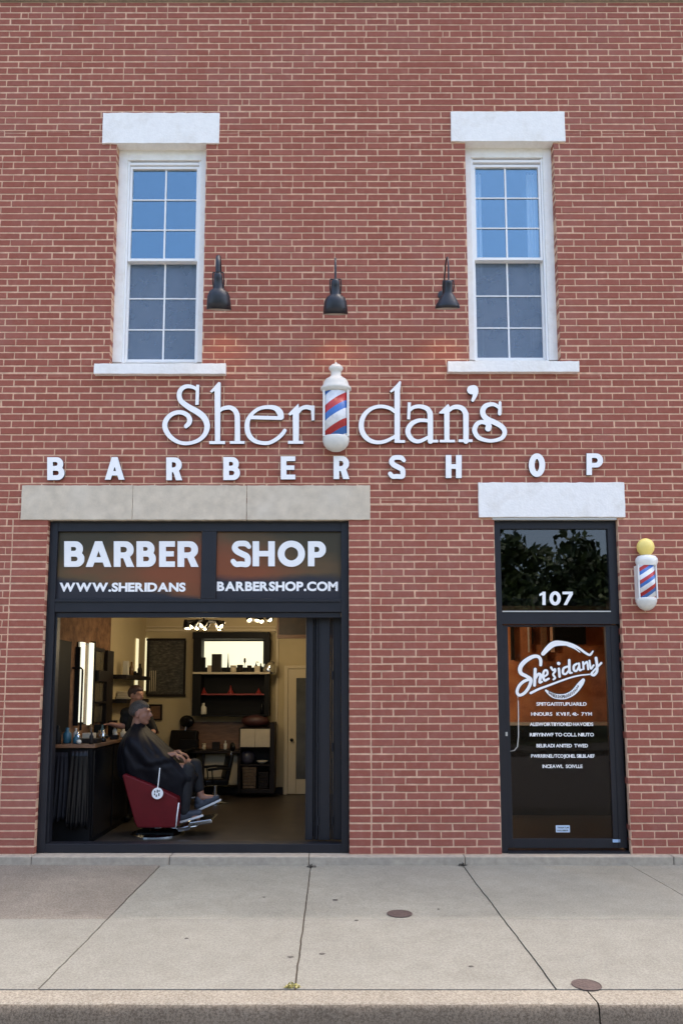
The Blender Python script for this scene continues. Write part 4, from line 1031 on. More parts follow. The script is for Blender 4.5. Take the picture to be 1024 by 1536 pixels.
# wall cabinet and shelves; its back panel glows in place of mirrored window light
root = empty('wall_cabinet', W(347,1075,Yb), 'dark wall cabinet with an upper niche glowing as mirrored window light and a red lower shelf', 'cabinet')
mb = MB()
for a in ((289,404,948,958,Yb-.30,Yb-.003),(289,301.5,958,1074,Yb-.30,Yb-.003),(396.5,404,958,1074,Yb-.30,Yb-.003),(301.5,396.5,1072,1075,Yb-.30,Yb-.003)): rectx(mb, *a)
rectx(mb, 301.5, 396.5, 958, 1072, Yb-.02, Yb-.004)
build('carcass', mb, 'black', root, bevel=.003)
mb = MB(); rectx(mb, 303, 394.5, 962, 1001, Yb-.05, Yb-.022); build('window_glow_panel', mb, 'panel_glow', root)
mb = MB(); rectx(mb, 289, 404.5, 1008, 1011, Yb-.34, Yb-.021); build('shelf', mb, 'tan', root)
mb = MB(); rectx(mb, 302, 396, 1040.5, 1042.5, Yb-.26, Yb-.021); build('shelf', mb, 'red2', root)
def item(px, base, w_, h_, y, m, kind, label, shape='bottle', cat='bottle', group=None, base3=None):
    """a small bottle, jar, box or tool standing at a pixel base on plane y"""
    c = base3 if base3 is not None else W(px, base, y); s = W(px+w_, base, c.y).x-W(px, base, c.y).x; s2 = zy(base-h_, c.y)-zy(base, c.y)
    mb = MB(); r_ = s/2
    if shape == 'bottle': mb.lathe([(r_*.92,0),(r_,.04*s2),(r_,.62*s2),(r_*.45,.76*s2),(r_*.35,.8*s2),(r_*.4,.82*s2),(r_*.4,s2),(0,s2)], c, 16)
    elif shape == 'jar': mb.lathe([(r_*.9,0),(r_,.05*s2),(r_,.7*s2),(r_*.9,.75*s2),(r_*1.02,.76*s2),(r_*1.02,.97*s2),(r_*.9,s2),(0,s2)], c, 16)
    elif shape == 'box': mb.box(c.x-r_, c.x+r_, c.y-r_*.6, c.y+r_*.6, c.z, c.z+s2)
    elif shape == 'cone': mb.lathe([(r_,0),(r_*.8,.1*s2),(r_*.35,.55*s2),(r_*.12,s2),(0,s2)], c, 14)
    elif shape == 'pump': mb.lathe([(r_,0),(r_,.55*s2),(r_*.4,.66*s2),(r_*.3,.8*s2),(0,.8*s2)], c, 14); mb.tube([c+Vector((0,0,.78*s2)), c+Vector((0,0,.96*s2)), c+Vector((r_*1.3,0,.93*s2))], r_*.2, 6)
    elif shape == 'lamp': mb.lathe([(r_,0),(r_,.05*s2),(r_*.15,.08*s2),(r_*.12,.6*s2),(r_*.7,.75*s2),(r_*.5,s2),(0,s2)], c, 14)
    o = build(kind, mb, m, None, smooth=(shape not in ('box',))); tag(o, label, cat, group); return o
g = 'bottles and boxes on the lit shelf'
Ys = Yb-.22
for a in ((305,20,6,22,'black','box','product_box','tall dark box at the left end of the lit shelf'),(292.6,27,4,34,'black','bottle','bottle','very thin dark bottle at the cabinet stile'),
          (325,19,14,27,'darkwood','box','product_box','wide dark box standing in front of the glowing panel'),(316,19,9,10,'tan','box','product_box','short tan box left of the wide dark box'),
          (342,19,5,28,'black','cone','spray_bottle','pointed dark bottle in the middle of the lit shelf'),(350,19,9,10,'tan','jar','jar','tan jar right of the pointed bottle'),
          (360,19,9,11,'darkwood','jar','jar','dark jar in the middle of the lit shelf'),(367,19,5,21,'darkwood','lamp','figurine','thin stemmed ornament against the glowing panel'),
          (374,19,7,10,'darkwood','jar','jar','dark jar right of the thin ornament'),(384,19,6,16,'black','pump','pump_bottle','dark pump bottle near the right end of the lit shelf'),
          (386,19,8,9,'tan','box','product_box','pale box behind the pump bottle'),(391,19,5,13,'black','bottle','bottle','small dark bottle at the right end of the lit shelf')):
    yy = Ys-.02*(a[0]%3)
    item(a[0], 1008.2-.0, a[2], a[3], yy, a[4], a[6], a[7], a[5], 'bottle' if 'bottle' in a[6] else a[6].replace('_',' '), g, base3=Vector((W(a[0],1008,yy).x, yy, zy(1008,Yb-.34)+.001)))
zr = zy(1040.5,Yb-.26)+.001
for px_, h_, lab in ((306,9,'red cap at the left of the red shelf'),(346,12,'red figure in the middle of the red shelf'),(388,8,'red cap at the right of the red shelf')):
    item(px_, 1040, 11, h_, Yb-.15, 'red2', 'red_ornament', lab, 'cone', 'ornament', 'red ornaments on the red shelf', base3=Vector((W(px_,1040,Yb-.15).x, Yb-.15, zr)))
zb2 = zy(1072,Yb-.30)+.001
item(305, 1070, 10, 17, Yb-.18, 'label_white', 'jug', 'white plastic jug on the bottom of the wall cabinet', 'bottle', 'jug', base3=Vector((W(305,1070,Yb-.18).x, Yb-.18, zb2)))
item(394, 1070, 5, 22, Yb-.18, 'black_gloss', 'bottle', 'dark bottle at the right end of the cabinet bottom', 'pump', 'bottle', base3=Vector((W(393,1070,Yb-.18).x, Yb-.18, zb2)))
# convex hood dryer beside the cabinet
root = empty('hood_dryer', W(406,1010,Yb), 'silver domed hair dryer hood on the wall beside the cabinet', 'hair dryer')
c = W(405,1001,Yb-.22); mb = MB(); mb.lathe([(.115,-.09),(.12,-.04),(.105,.03),(.07,.09),(.03,.115),(0,.12)], c, 24, Vector((.25,-.1,.95))); build('hood', mb, 'chrome', root, smooth=True)
mb = MB(); mb.tube([c+Vector((0,.02,.08)), c+Vector((.03,.12,.02)), Vector((c.x+.03, Yb-.003, c.z-.02))], .014, 8); build('arm', mb, 'black', root)
# wainscot panel behind the desk and the desk
bwall('wood_panel', [(270,405,1083,1127,Yb-.045,Yb-.005,0)], 'walnut', 'brown wooden panel on the wall behind the low desk', 'wall panel')
root = empty('desk', W(318,1190,Yb-.3), 'low dark desk with a cream front against the brown panel', 'desk')
mb = MB(); rectx(mb, 264, 360, 1126, 1130, Yb-.50, Yb-.05); build('desk_top', mb, 'darkwood', root, bevel=.004)
mb = MB(); rectx(mb, 306, 357, 1131, 1177, Yb-.30, Yb-.28); build('front_panel', mb, 'cream2', root)
mb = MB()
for a in (266, 303, 356): rectx(mb, a, a+3, 1130.5, 1189, Yb-.45, Yb-.40)
build('leg', mb, 'darkwood', root)
zd = zy(1126,Yb-.5)+.001
for a in ((284,26,15,'black','box','radio','black radio on the left of the desk'),(306,6,9,'tan','jar','cup','pale cup on the desk beside the radio'),(324,11,11,'darkwood','box','card_box','small dark box on the middle of the desk'),
          (338,5,13,'label_white','bottle','bottle','small bottle on the right of the desk')):
    item(a[0], 1126, a[1], a[2], Yb-.25, a[3], a[5], a[6], a[4], a[5].replace('_',' '), 'things on the desk', base3=Vector((W(a[0],1126,Yb-.25).x, Yb-.25, zd)))
# storage unit with cream doors, things on and in it
Yc = Yb-.42
root = empty('storage_unit', W(386,1192,Yc), 'dark storage unit with two cream upper doors and an open lower part', 'storage unit')
mb = MB(); rectx(mb, 404.5, 411.5, 1084, 1190, Yc, Yb-.055); rectx(mb, 358, 361, 1092, 1190, Yc, Yb-.055); rectx(mb, 361, 404.5, 1092, 1094.5, Yc, Yb-.055); rectx(mb, 361, 404.5, 1120, 1122.5, Yc, Yb-.055)
rectx(mb, 361, 404.5, 1147, 1149, Yc+.02, Yb-.055); rectx(mb, 361, 404.5, 1184, 1190, Yc, Yb-.055); rectx(mb, 361, 404.5, 1094.5, 1184, Yb-.08, Yb-.056)
build('carcass', mb, 'darkwood', root, bevel=.003)
mb = MB(); rectx(mb, 360.5, 382.4, 1093.5, 1120.5, Yc-.022, Yc-.002); build('door', mb, 'tan', root, bevel=.002)
mb = MB(); rectx(mb, 382.9, 404.8, 1093.5, 1120.5, Yc-.022, Yc-.002); build('door', mb, 'tan', root, bevel=.002)
c = W(383,1091,Yc+.18); mb = MB(); mb.ball((c.x, c.y, c.z+.10), .22, 20, sq=(1.0,.6,.47)); o = build('duffel_bag', mb, mat('oxblood', (.05,.014,.014), .5, var=.3, vscale=9, bump=.3, bscale=14), None, smooth=True); tag(o, 'dark red bag slumped on top of the storage unit', 'bag')
c = W(371,1147,Yc+.15); mb = MB(); mb.ball((c.x, c.y, c.z+.11), .115, 18, sq=(1,.8,.95)); o = build('helmet', mb, mat('slate_blue', (.05,.05,.075), .35, var=.5, vscale=5), None, smooth=True); tag(o, 'round slate blue ball shape in the open part of the storage unit', 'ball')
def wbasket(px0, px1, py0, py1, y, label, m='wicker'):
    a = W(px0,py1,y); b_ = W(px1,py0,y); mb = MB(); n = 12; cx_ = (a.x+b_.x)/2; hw = (b_.x-a.x)/2; h_ = b_.z-a.z
    for k in range(7):
        z0 = a.z+h_*k/7; s = .86+.14*k/7
        mb.box(cx_-hw*s, cx_+hw*s, y, y+.28*s, z0+.002, z0+h_/7-.003)
    o = build('basket', mb, m, None, bevel=.005); tag(o, label, 'basket', 'baskets in the storage unit')
wbasket(362.5, 385, 1150, 1183, Yc+.04, 'brown stacked wicker basket at the bottom left of the storage unit')
wbasket(387, 403, 1158, 1183, Yc+.06, 'darker small basket at the bottom right of the storage unit', 'darkwood')
mb = MB(); c = W(393,1146.5,Yc+.1); mb.lathe([(.02,0),(.07,.035),(.09,.06),(.085,.06),(.06,.03),(0,.008)], c, 20); o = build('bowl', mb, 'tan', None, smooth=True); tag(o, 'pale shallow bowl in the open part of the storage unit', 'bowl')
# inner door at the right of the back wall
root = empty('inner_door', W(444,1193,Yb), 'cream inner door with a tall dark frosted pane and round black knob', 'door')
mb = MB(); rectx(mb, 426, 431.5, 998, 1192, Yb-.06, Yb-.004); rectx(mb, 431.5, 500, 998, 1003, Yb-.06, Yb-.004); rectx(mb, 500, 506, 998, 1192, Yb-.06, Yb-.004); build('casing', mb, 'cream2', root, bevel=.005)
mb = MB()
for a in ((432,444,1003.5,1191),(486,499.5,1003.5,1191),(444,486,1003.5,1017),(444,486,1169,1191)): rectx(mb, *a, Yb-.045, Yb-.012)
build('leaf', mb, 'cream2', root, bevel=.004)
mb = MB(); rectx(mb, 444, 486, 1017, 1169, Yb-.03, Yb-.02); build('pane', mb, mat('frosted_dark', (.06,.055,.04), .25, var=.6, vscale=2, stretch=(1,1,1)), root)
mb = MB(); mb.ball(tuple(W(437.5,1110,Yb-.08)), .028, 14); k_ = W(437.5,1110,Yb-.08); mb.lathe([(.012,0),(.012,.045)], k_, 10, Vector((0,1,0))); build('knob', mb, 'black_gloss', root, smooth=True)
root = empty('picture', W(437,957,Yb), 'dark landscape picture in a brown frame high above the inner door', 'picture')
mb = MB(); rectx(mb, 418.5, 500, 915, 952, Yb-.04, Yb-.005); build('canvas', mb, mat('murky_painting', (.03,.02,.015), .5, stops=[(.35,(.01,.008,.007)),(.55,(.035,.02,.013)),(.75,(.09,.05,.03))], vscale=5), root)
mb = MB(); rectx(mb, 415.5, 503, 952.1, 957.5, Yb-.055, Yb-.003); rectx(mb, 415.5, 418.4, 912, 952, Yb-.055, Yb-.003); build('frame', mb, 'walnut', root)
# small framed picture behind the seated man
root = empty('framed_picture', W(235,1080,Yb), 'small square framed picture low on the cream wall by the men', 'picture')
mb = MB(); rectx(mb, 226, 240.5, 1059, 1078, Yb-.03, Yb-.005); build('print', mb, 'walnut', root)
mb = MB()
for a in ((223.5,243,1056.5,1059),(223.5,243,1078,1080.5),(223.5,226,1059,1078),(240.5,243,1059,1078)): rectx(mb, *a, Yb-.045, Yb-.004)
build('frame', mb, 'darkwood', root)

# ---- left wall: station mirrors, tube lights, shelves, counter
def sidebox(mb, px0, px1, py0, py1, d0, d1, mi=0):
    a = WX(px0, (py0+py1)/2, XL); b_ = WX(px1, (py0+py1)/2, XL); pm = (px0+px1)/2
    mb.box(XL+d0, XL+d1, a.y, b_.y, WX(pm,py1,XL).z, WX(pm,py0,XL).z, mi)
root = empty('station_mirror', WX(112,1085,XL), 'tall mirror with bright vertical tube lights nearest the street', 'mirror')
mb = MB(); sidebox(mb, 113.5, 134, 964, 1086, .002, .02); build('glass', mb, 'mirror', root)
mb = MB(); sidebox(mb, 111.5, 113.3, 970, 1088, .002, .05); sidebox(mb, 134.2, 136.5, 962, 1088, .002, .05); build('frame', mb, 'black', root)
mb = MB(); sidebox(mb, 115.6, 120.4, 963, 1083, .022, .05); build('tube', mb, 'tube', root)
mb = MB(); sidebox(mb, 129.2, 133.6, 964, 1087, .022, .05); build('tube', mb, 'tube', root)
mb = MB(); sidebox(mb, 123.2, 125.6, 967, 1084, .022, .035); build('centre_strip', mb, 'tan', root)
root = empty('station_mirror', WX(150,1083,XL), 'narrower dark framed mirror next to the shelves', 'mirror')
mb = MB(); sidebox(mb, 138.5, 153, 976, 1083, .002, .02); build('glass', mb, mat('dim_mirror', (.20,.17,.11), .2, metal=.5), root)
mb = MB(); sidebox(mb, 152.5, 162, 976, 1086, .002, .07); sidebox(mb, 136.8, 138.4, 974, 1086, .002, .04); sidebox(mb, 138.4, 152.4, 972, 977, .002, .05); sidebox(mb, 138.4, 152.4, 1006, 1022, .021, .09); sidebox(mb, 138.4, 152.4, 1052, 1055, .021, .09); build('frame', mb, 'darkwood', root)
mb = MB(); sidebox(mb, 76, 99, 960, 1098, .002, .05); o = build('dark_cabinet', mb, 'black', None); tag(o, 'tall black cupboard on the brick side wall nearest the street', 'cupboard')
root = empty('wall_bracket', WX(104,1000,XL), 'thin black bracket arm on the side brick wall', 'bracket')
mb = MB(); p = WX(109,1002,XL); mb.tube([p+Vector((.0,0,0)), p+Vector((.10,0,0)), p+Vector((.12,0,-.02)), p+Vector((.12,0,-.72))], .012, 8); build('arm', mb, 'black', root)
gS = 'dark shelves on the cream side wall'
sh = []
for (a, b_, py, lab) in ((163.5,202,1014,'upper dark shelf with bottles on the cream side wall'),(163.5,200,1051,'lower dark shelf on the cream side wall')):
    mb = MB(); p0 = WX(a,py,XL); p1 = WX(b_,py,XL); mb.box(XL+.003, XL+.24, p0.y, p1.y, p0.z-.035, p0.z+.02); o = build('shelf', mb, 'darkwood', None, bevel=.003); tag(o, lab, 'shelf', gS); sh.append((p0.z+.021, p0.y, p1.y))
def on_shelf(k, t, w_, h_, m, shp, kind, lab, cat):
    z_, ya, yb = sh[k]; c = Vector((XL+.12, ya+(yb-ya)*t, z_)); mb = MB()
    if shp == 'box': mb.box(c.x-w_/2, c.x+w_/2, c.y-w_/2, c.y+w_/2, c.z, c.z+h_)
    else: mb.lathe([(w_*.46,0),(w_*.5,.03*h_),(w_*.5,.6*h_),(w_*.22,.75*h_),(w_*.2,h_),(0,h_)], c, 14)
    o = build(kind, mb, m, None, smooth=shp != 'box'); tag(o, lab, cat, 'things on the side wall shelves')
on_shelf(0,.30,.07,.20,'label_white','box','product_box','pale box on the upper side wall shelf','box')
on_shelf(0,.52,.06,.20,'amber','b','bottle','amber bottle on the upper side wall shelf','bottle')
on_shelf(0,.68,.10,.07,'black','b','jar','low black jar on the upper side wall shelf','jar')
on_shelf(0,.88,.07,.19,'darkwood','b','bottle','dark bottle at the far end of the upper side wall shelf','bottle')
mb = MB(); z_, ya, yb = sh[1]
for i in range(5): mb.box(XL+.02, XL+.22-.01*i, ya+.25+.02*i, yb-.35-.05*i, z_+.022*i, z_+.022*i+.018)
o = build('towel_pile', mb, 'tan', None, bevel=.008); tag(o, 'folded tan towels on the lower side wall shelf', 'towels')
# counter along the left wall
root = empty('station_counter', (XL+.27, 1.7, FL), 'long black station counter along the side wall under the mirrors', 'counter')
zc = WX(120,1112,XL+.25).z-.02; CW = .50
mb = MB(); mb.box(XL+.003, XL+CW, .40, 3.3, zc-.035, zc); build('countertop', mb, 'walnut', root, bevel=.004)
mb = MB(); mb.box(XL+.003, XL+CW-.04, .44, 3.26, FL+.001, zc-.036); build('carcass', mb, 'black', root)
for i in range(4):
    mb = MB(); mb.box(XL+CW-.039, XL+CW-.02, .47+i*.7, 1.12+i*.7, FL+.06, zc-.06); build('door', mb, 'black_gloss', root, bevel=.004)
def drape(x0, x1, y, ztop, zbot, label, seed, m='cape'):
    r = random.Random(seed); mb = MB(); n = 30; k = 12; v = []; f = []
    for i in range(n+1):
        t = i/n
        for j in range(k+1):
            s = j/k; w_ = 1-.25*(1-s)**2
            x = (x0+x1)/2+(t-.5)*(x1-x0)*w_; yy = y-.03*s*math.sin(t*PI)+.018*math.sin(t*27+seed+s*1.5)*s
            v.append((x, yy, ztop+(zbot-ztop)*s+.02*math.sin(t*9+seed)*(s==1)))
    for i in range(n):
        for j in range(k): q = i*(k+1)+j; f.append((q, q+1, q+k+2, q+k+1))
    mb.add(v, f); o = build('hanging_cape', mb, m, None, smooth=True); s_ = o.modifiers.new('thick', 'SOLIDIFY'); s_.thickness = .006
    tag(o, label, 'cape', 'black capes hanging from the counter')
drape(XL+.03, XL+.24, .39, zc-.08, FL+.25, 'black cape hanging at the counter end nearest the left jamb', 1)
drape(XL+.22, XL+.46, .38, zc-.06, FL+.18, 'longer black cape hanging at the counter end', 2, 'black_gloss')
# counter items
gi = 'bottles and tools on the station counter'
for i, (x_, y_, w_, h_, m_, shp, kind, lab, cat) in enumerate((
    (.12,.62,.09,.17,'teal','b','spray_bottle','teal spray bottle on the counter nearest the street','bottle'),
    (.24,.56,.07,.10,'teal','b','jar','small blue jar beside the teal spray bottle','jar'),
    (.34,.70,.22,.05,'darkwood','box','tool_tray','dark tool tray on the near end of the counter','tray'),
    (.10,.95,.06,.15,'label_white','b','bottle','white bottle in front of the bright tube lights','bottle'),
    (.22,1.05,.13,.09,'tan','box','tissue_box','tan tissue box under the lit mirror','box'),
    (.36,1.12,.05,.12,'chrome','b','shaker','chrome shaker on the counter edge','shaker'),
    (.14,1.35,.06,.18,'amber','b','bottle','amber bottle under the second tube light','bottle'),
    (.27,1.45,.10,.07,'black_gloss','b','jar','wide black jar in the middle of the counter','jar'),
    (.38,1.55,.05,.09,'label_white','b','bottle','short white bottle at the edge of the counter middle','bottle'),
    (.12,1.75,.12,.16,'black','box','clipper_stand','black clipper stand beneath the dark framed mirror','clipper stand'),
    (.28,1.85,.06,.13,'label_white','b','bottle','white bottle beside the clipper stand','bottle'),
    (.36,2.1,.12,.08,'tan','box','towel','folded pale towel on the counter behind the seated man','towel'),
    (.15,2.25,.07,.15,'chrome','b','canister','chrome canister at the far part of the counter','canister'),
    (.30,2.5,.09,.12,'label_white','b','jar','pale jar at the far end of the counter','jar'),
    (.42,.52,.045,.13,'darkwood','b','brush_cup','dark cup at the front corner of the counter','cup'),
    (.06,.50,.08,.20,'black','b','dryer_bottle','tall black bottle against the brick wall','bottle'),
    (.18,.78,.06,.12,'chrome','b','shaker','small chrome shaker behind the tool tray','shaker'),
    (.44,.86,.07,.06,'black_gloss','b','jar','low black jar near the counter edge','jar'),
    (.28,1.24,.07,.11,'amber','b','bottle','amber bottle right of the tissue box','bottle'),
    (.43,1.33,.09,.05,'darkwood','box','comb_box','flat dark comb box on the counter edge','box'),
    (.20,1.60,.05,.16,'teal','b','bottle','slim blue bottle in the middle of the counter','bottle'),
    (.42,1.74,.08,.10,'tan','b','jar','tan jar at the counter edge near the seated man','jar'),
    (.20,2.02,.10,.20,'darkwood','box','radio','dark box standing against the cream side wall','box'),
    (.40,2.35,.06,.15,'amber','b','bottle','amber bottle far along the counter','bottle'))):
    c = Vector((XL+x_, y_, zc+.001)); mb = MB()
    if shp == 'box': mb.box(c.x-w_/2, c.x+w_/2, c.y-w_*.4, c.y+w_*.4, c.z, c.z+h_)
    else: mb.lathe([(w_*.46,0),(w_*.5,.03*h_),(w_*.5,.62*h_),(w_*.26,.76*h_),(w_*.2,.8*h_),(w_*.22,h_),(0,h_)], c, 14)
    o = build(kind, mb, m_, None, smooth=shp != 'box', bevel=.004 if shp == 'box' else 0); tag(o, lab, cat, gi)
mb = MB(); mb.ball((XL+.30, .48, zc+.026), .026, 14); o = build('sponge_ball', mb, 'label_white', None, smooth=True); tag(o, 'small white ball at the near corner of the counter', 'ball')

# ---- ceiling lights
def cluster(cx, cz, y, n, R, label, seed):
    r = random.Random(seed); root = empty('ceiling_light', (cx, y, ZC), label, 'ceiling light', 'clustered spot lights under the shop ceiling')
    mb = MB(); mb.tube([(cx,y,ZC-.001),(cx,y,cz+.10)], .012, 8); mb.lathe([(.07,0),(.07,.03)], (cx,y,ZC-.031), 20); build('rod', mb, 'black', root)
    mb = MB(); ring = [(cx+R*math.cos(2*PI*k/24), y+R*.7*math.sin(2*PI*k/24), cz+.08) for k in range(25)]; mb.tube(ring, .01, 6)
    mb.tube([(cx-R,y,cz+.08),(cx+R,y,cz+.08)], .01, 6); mb.tube([(cx,y-R*.7,cz+.08),(cx,y+R*.7,cz+.08)], .01, 6); build('ring', mb, 'black', root)
    for k in range(n):
        a = 2*PI*k/n+r.uniform(-.2,.2); p = Vector((cx+R*math.cos(a), y+R*.7*math.sin(a), cz+.05)); ax = Vector((r.uniform(-.8,.8), r.uniform(-.9,.1), -r.uniform(.5,1))).normalized()
        mb = MB(); mb.lathe([(.018,-.05),(.03,-.02),(.045,.04),(.052,.07),(.046,.07),(.03,.0),(0,-.01)], p, 14, ax); h_ = build('lamp_head', mb, 'black_gloss', root, smooth=True)
        mb = MB(); mb.ball(tuple(p+ax*.05), .034, 12); build('bulb', mb, 'bulb', h_, smooth=True)
c1 = W(306,938,1.9); cluster(c1.x, c1.z-.03, 1.9, 9, .23, 'larger cluster of glowing spot lights near the middle of the opening', 4)
c2 = W(387,929,2.9); cluster(c2.x, c2.z-.02, 2.9, 4, .14, 'smaller cluster of spot lights further back on the right', 6)
def plight(x, y, z, e, r_=.12, col=(1,.78,.48)):  # serves the shop clusters and the added lobby fill
    l = bpy.data.lights.new('shop_lamp_or_fill', 'POINT'); l.energy = e; l.shadow_soft_size = r_; l.color = col
    o = bpy.data.objects.new('shop_lamp_or_fill', l); COL.objects.link(o); o.location = (x, y, z)
plight(c1.x, 1.9, c1.z-.12, LAMP, .22); plight(c2.x, 2.9, c2.z-.12, LAMP*.6, .15)

# ---- lobby behind the entrance door
mb = MB(); mb.box(XR+.101, 4.2, 2.6, 2.7, FL, 2.6); mb.box(4.2, 4.3, .262, 2.7, FL, 2.6); o = st('lobby_wall', mb, 'rust_door')
mb = MB(); mb.box(XR+.101, 4.3, .262, 2.7, 2.62, 2.7); o = st('lobby_ceiling', mb, 'dark_room')
zr_ = zy(1084, 2.3); root = empty('lobby_counter', (2.6, 2.3, FL), 'black lobby counter with a pale edge seen through the door glass', 'counter')
mb = MB(); mb.box(XR+.15, 4.15, 2.3, 2.59, FL+.001, zr_-.04); build('body', mb, 'black', root)
mb = MB(); mb.box(XR+.15, 4.15, 2.27, 2.59, zr_-.035, zr_); build('top', mb, 'silver', root)
for i, (a, w_) in enumerate(((766,6),(792,2.5),(798,2),(812,9),(826,6))):
    mb = MB(); p = W(a, 940, 2.5); q = W(a+w_, 990-12*(i%3), 2.5); mb.box(p.x, q.x, 2.52, 2.56, q.z, 2.6)
    o = build('hanging_strip', mb, ['darkwood','silver','black','walnut','mortar'][i], None)
    tag(o, ['dark strip hanging at the left behind the door glass','thin pale strip hanging behind the door glass','thin black strip hanging behind the door glass','wide brown strip hanging behind the door glass','tan strip hanging above the script logo'][i], 'hanging strip', 'strips hanging behind the upper door glass')
mb = MB(); a = W(832,938,2.4); mb.box(a.x, a.x+.42, 2.42, 2.55, zy(966,2.4), 2.6); o = build('lobby_cupboard', mb, 'black', None); tag(o, 'black cupboard high behind the top of the door glass', 'cupboard')
root = empty('lobby_fill_light', (.85, 1.3, 2.6), 'added fill light in the lobby, unseen behind the brick pier', 'ceiling light')  # added to brighten the brown lobby wall, kept out of view
mb = MB(); mb.lathe([(0,-.05),(.12,-.05),(.14,0),(.14,.04)], (.85, 1.3, 2.575), 24); build('shade', mb, 'bulb', root)  # glowing disc of the added fill
plight(.95, 1.35, 2.42, LAMP*4, .14, (1,.75,.5))  # added fill on the wall behind the door glass

# ================================================================== PEOPLE
def capsule(mb, a, b_, ra, rb, n=16):
    a = Vector(a); b_ = Vector(b_); d_ = (b_-a); L_ = d_.length
    prof = [(ra*math.sin(t), -ra*math.cos(t)) for t in [PI/2*k/5 for k in range(6)]]+[(rb*math.cos(t), L_+rb*math.sin(t)) for t in [PI/2*k/5 for k in range(6)]]
    mb.lathe(prof, a, n, d_)
def flesh(name, mb, m, parent, voxel=.008, smooth=4):
    me = bpy.data.meshes.new(name); me.from_pydata(mb.v, [], mb.f); o = bpy.data.objects.new(name, me); COL.objects.link(o)
    r_ = o.modifiers.new('r', 'REMESH'); r_.mode = 'VOXEL'; r_.voxel_size = voxel
    s_ = o.modifiers.new('s', 'SMOOTH'); s_.factor = .5; s_.iterations = smooth
    me2 = eval_mesh(o); me2.materials.clear(); return link(name, me2, m, parent, smooth=True)
def head(mb, c, f, s=1.0):
    """head with face; c centre, f unit direction faced (horizontal)"""
    f = Vector(f).normalized(); l = Vector((0,0,1)).cross(f); up = Vector((0,0,1))
    P = lambda a, b_, h: Vector(c)+(f*a+l*b_+up*h)*s
    def el(p, r3):
        b0 = len(mb.v); mb.ball((0,0,0), 1, 20)
        for i in range(b0, len(mb.v)):
            q = mb.v[i]; mb.v[i] = tuple(Vector(p)+(f*q[0]*r3[0]+l*q[1]*r3[1]+up*q[2]*r3[2])*s)
    el(P(-.012,0,.028), (.096,.076,.088)); el(P(.018,0,-.03), (.074,.062,.082)); el(P(.052,0,-.088), (.030,.030,.026))
    el(P(.073,0,.028), (.022,.055,.018)); el(P(.078,0,-.054), (.020,.026,.016))            # brow, mouth
    capsule(mb, P(.088,0,.012), P(.112,0,-.018), .009*s, .013*s); el(P(.106,0,-.026), (.014,.017,.010))  # nose
    el(P(.076,0,-.046), (.018,.022,.007)); el(P(.074,0,-.062), (.018,.021,.008))
    for sd in (-1, 1):
        el(P(-.008, sd*.078, -.012), (.022,.009,.034)); el(P(.070, sd*.030, .004), (.015,.013,.010)); el(P(.050, sd*.040, -.03), (.026,.022,.022))
    capsule(mb, P(-.02,0,-.06), P(-.045,0,-.19), .056*s, .062*s)
def hair(parent, c, f, s, m, back=.02, low=-.03, front=.055):
    f = Vector(f).normalized(); l = Vector((0,0,1)).cross(f); up = Vector((0,0,1)); mb = MB(); n = 36; k = 22; v = []; fs = []
    rr_ = random.Random(2)
    for i in range(k+1):
        t = PI*i/k
        for j in range(n):
            a = 2*PI*j/n; d_ = Vector((math.sin(t)*math.cos(a), math.sin(t)*math.sin(a), math.cos(t)))
            zl = -.62+.92/(1+math.exp(-(d_.x+.02)*7)); zl += .05*math.sin(7*a)+(.06 if abs(d_.y) > .85 and d_.x > 0 else 0)
            k_ = min(1, max(0, (d_.z-zl+.10)/.22)); R = .84+.16*k_*k_*(3-2*k_)+rr_.uniform(-.012,.015)*k_
            v.append(Vector(c)+(f*(d_.x*.106*R-.014)+l*(d_.y*.086*R)+up*(d_.z*.099*R+.030))*s)
    for i in range(k):
        for j in range(n): fs.append((i*n+j, (i+1)*n+j, (i+1)*n+(j+1)%n, i*n+(j+1)%n))
    mb.add(v, fs); build('hair', mb, m, parent, smooth=True, weld=True)
def hand(mb, w, d_, pn, s=1.0, curl=.9):
    """palm + five bent fingers; w wrist, d_ pointing direction, pn palm normal (where fingers curl)"""
    d_ = Vector(d_).normalized(); pn = Vector(pn); pn = (pn-d_*pn.dot(d_)).normalized(); l = d_.cross(pn); w = Vector(w)
    for k in range(4):
        o = (k-1.5)*.020*s; capsule(mb, w+l*o*.6, w+d_*.085*s+l*o, .014*s, .0115*s, 10)
    for k, L_ in enumerate((.068,.078,.073,.058)):
        o = (k-1.5)*.021*s; p = w+d_*.088*s+l*o; a = curl*.5
        for seg_, q in enumerate((.45,.32,.23)):
            dd = (d_*math.cos(a)+pn*math.sin(a)); e = p+dd*L_*q*s; capsule(mb, p, e, .0092*s, .0085*s, 8); p = e; a += curl*.55
    p = w+d_*.025*s-l*.030*s; e = p+(d_*.6-l*.6+pn*.35).normalized()*.040*s; capsule(mb, p, e, .012*s, .010*s, 8); capsule(mb, e, e+(d_*.9+pn*.4).normalized()*.030*s, .010*s, .009*s, 8)

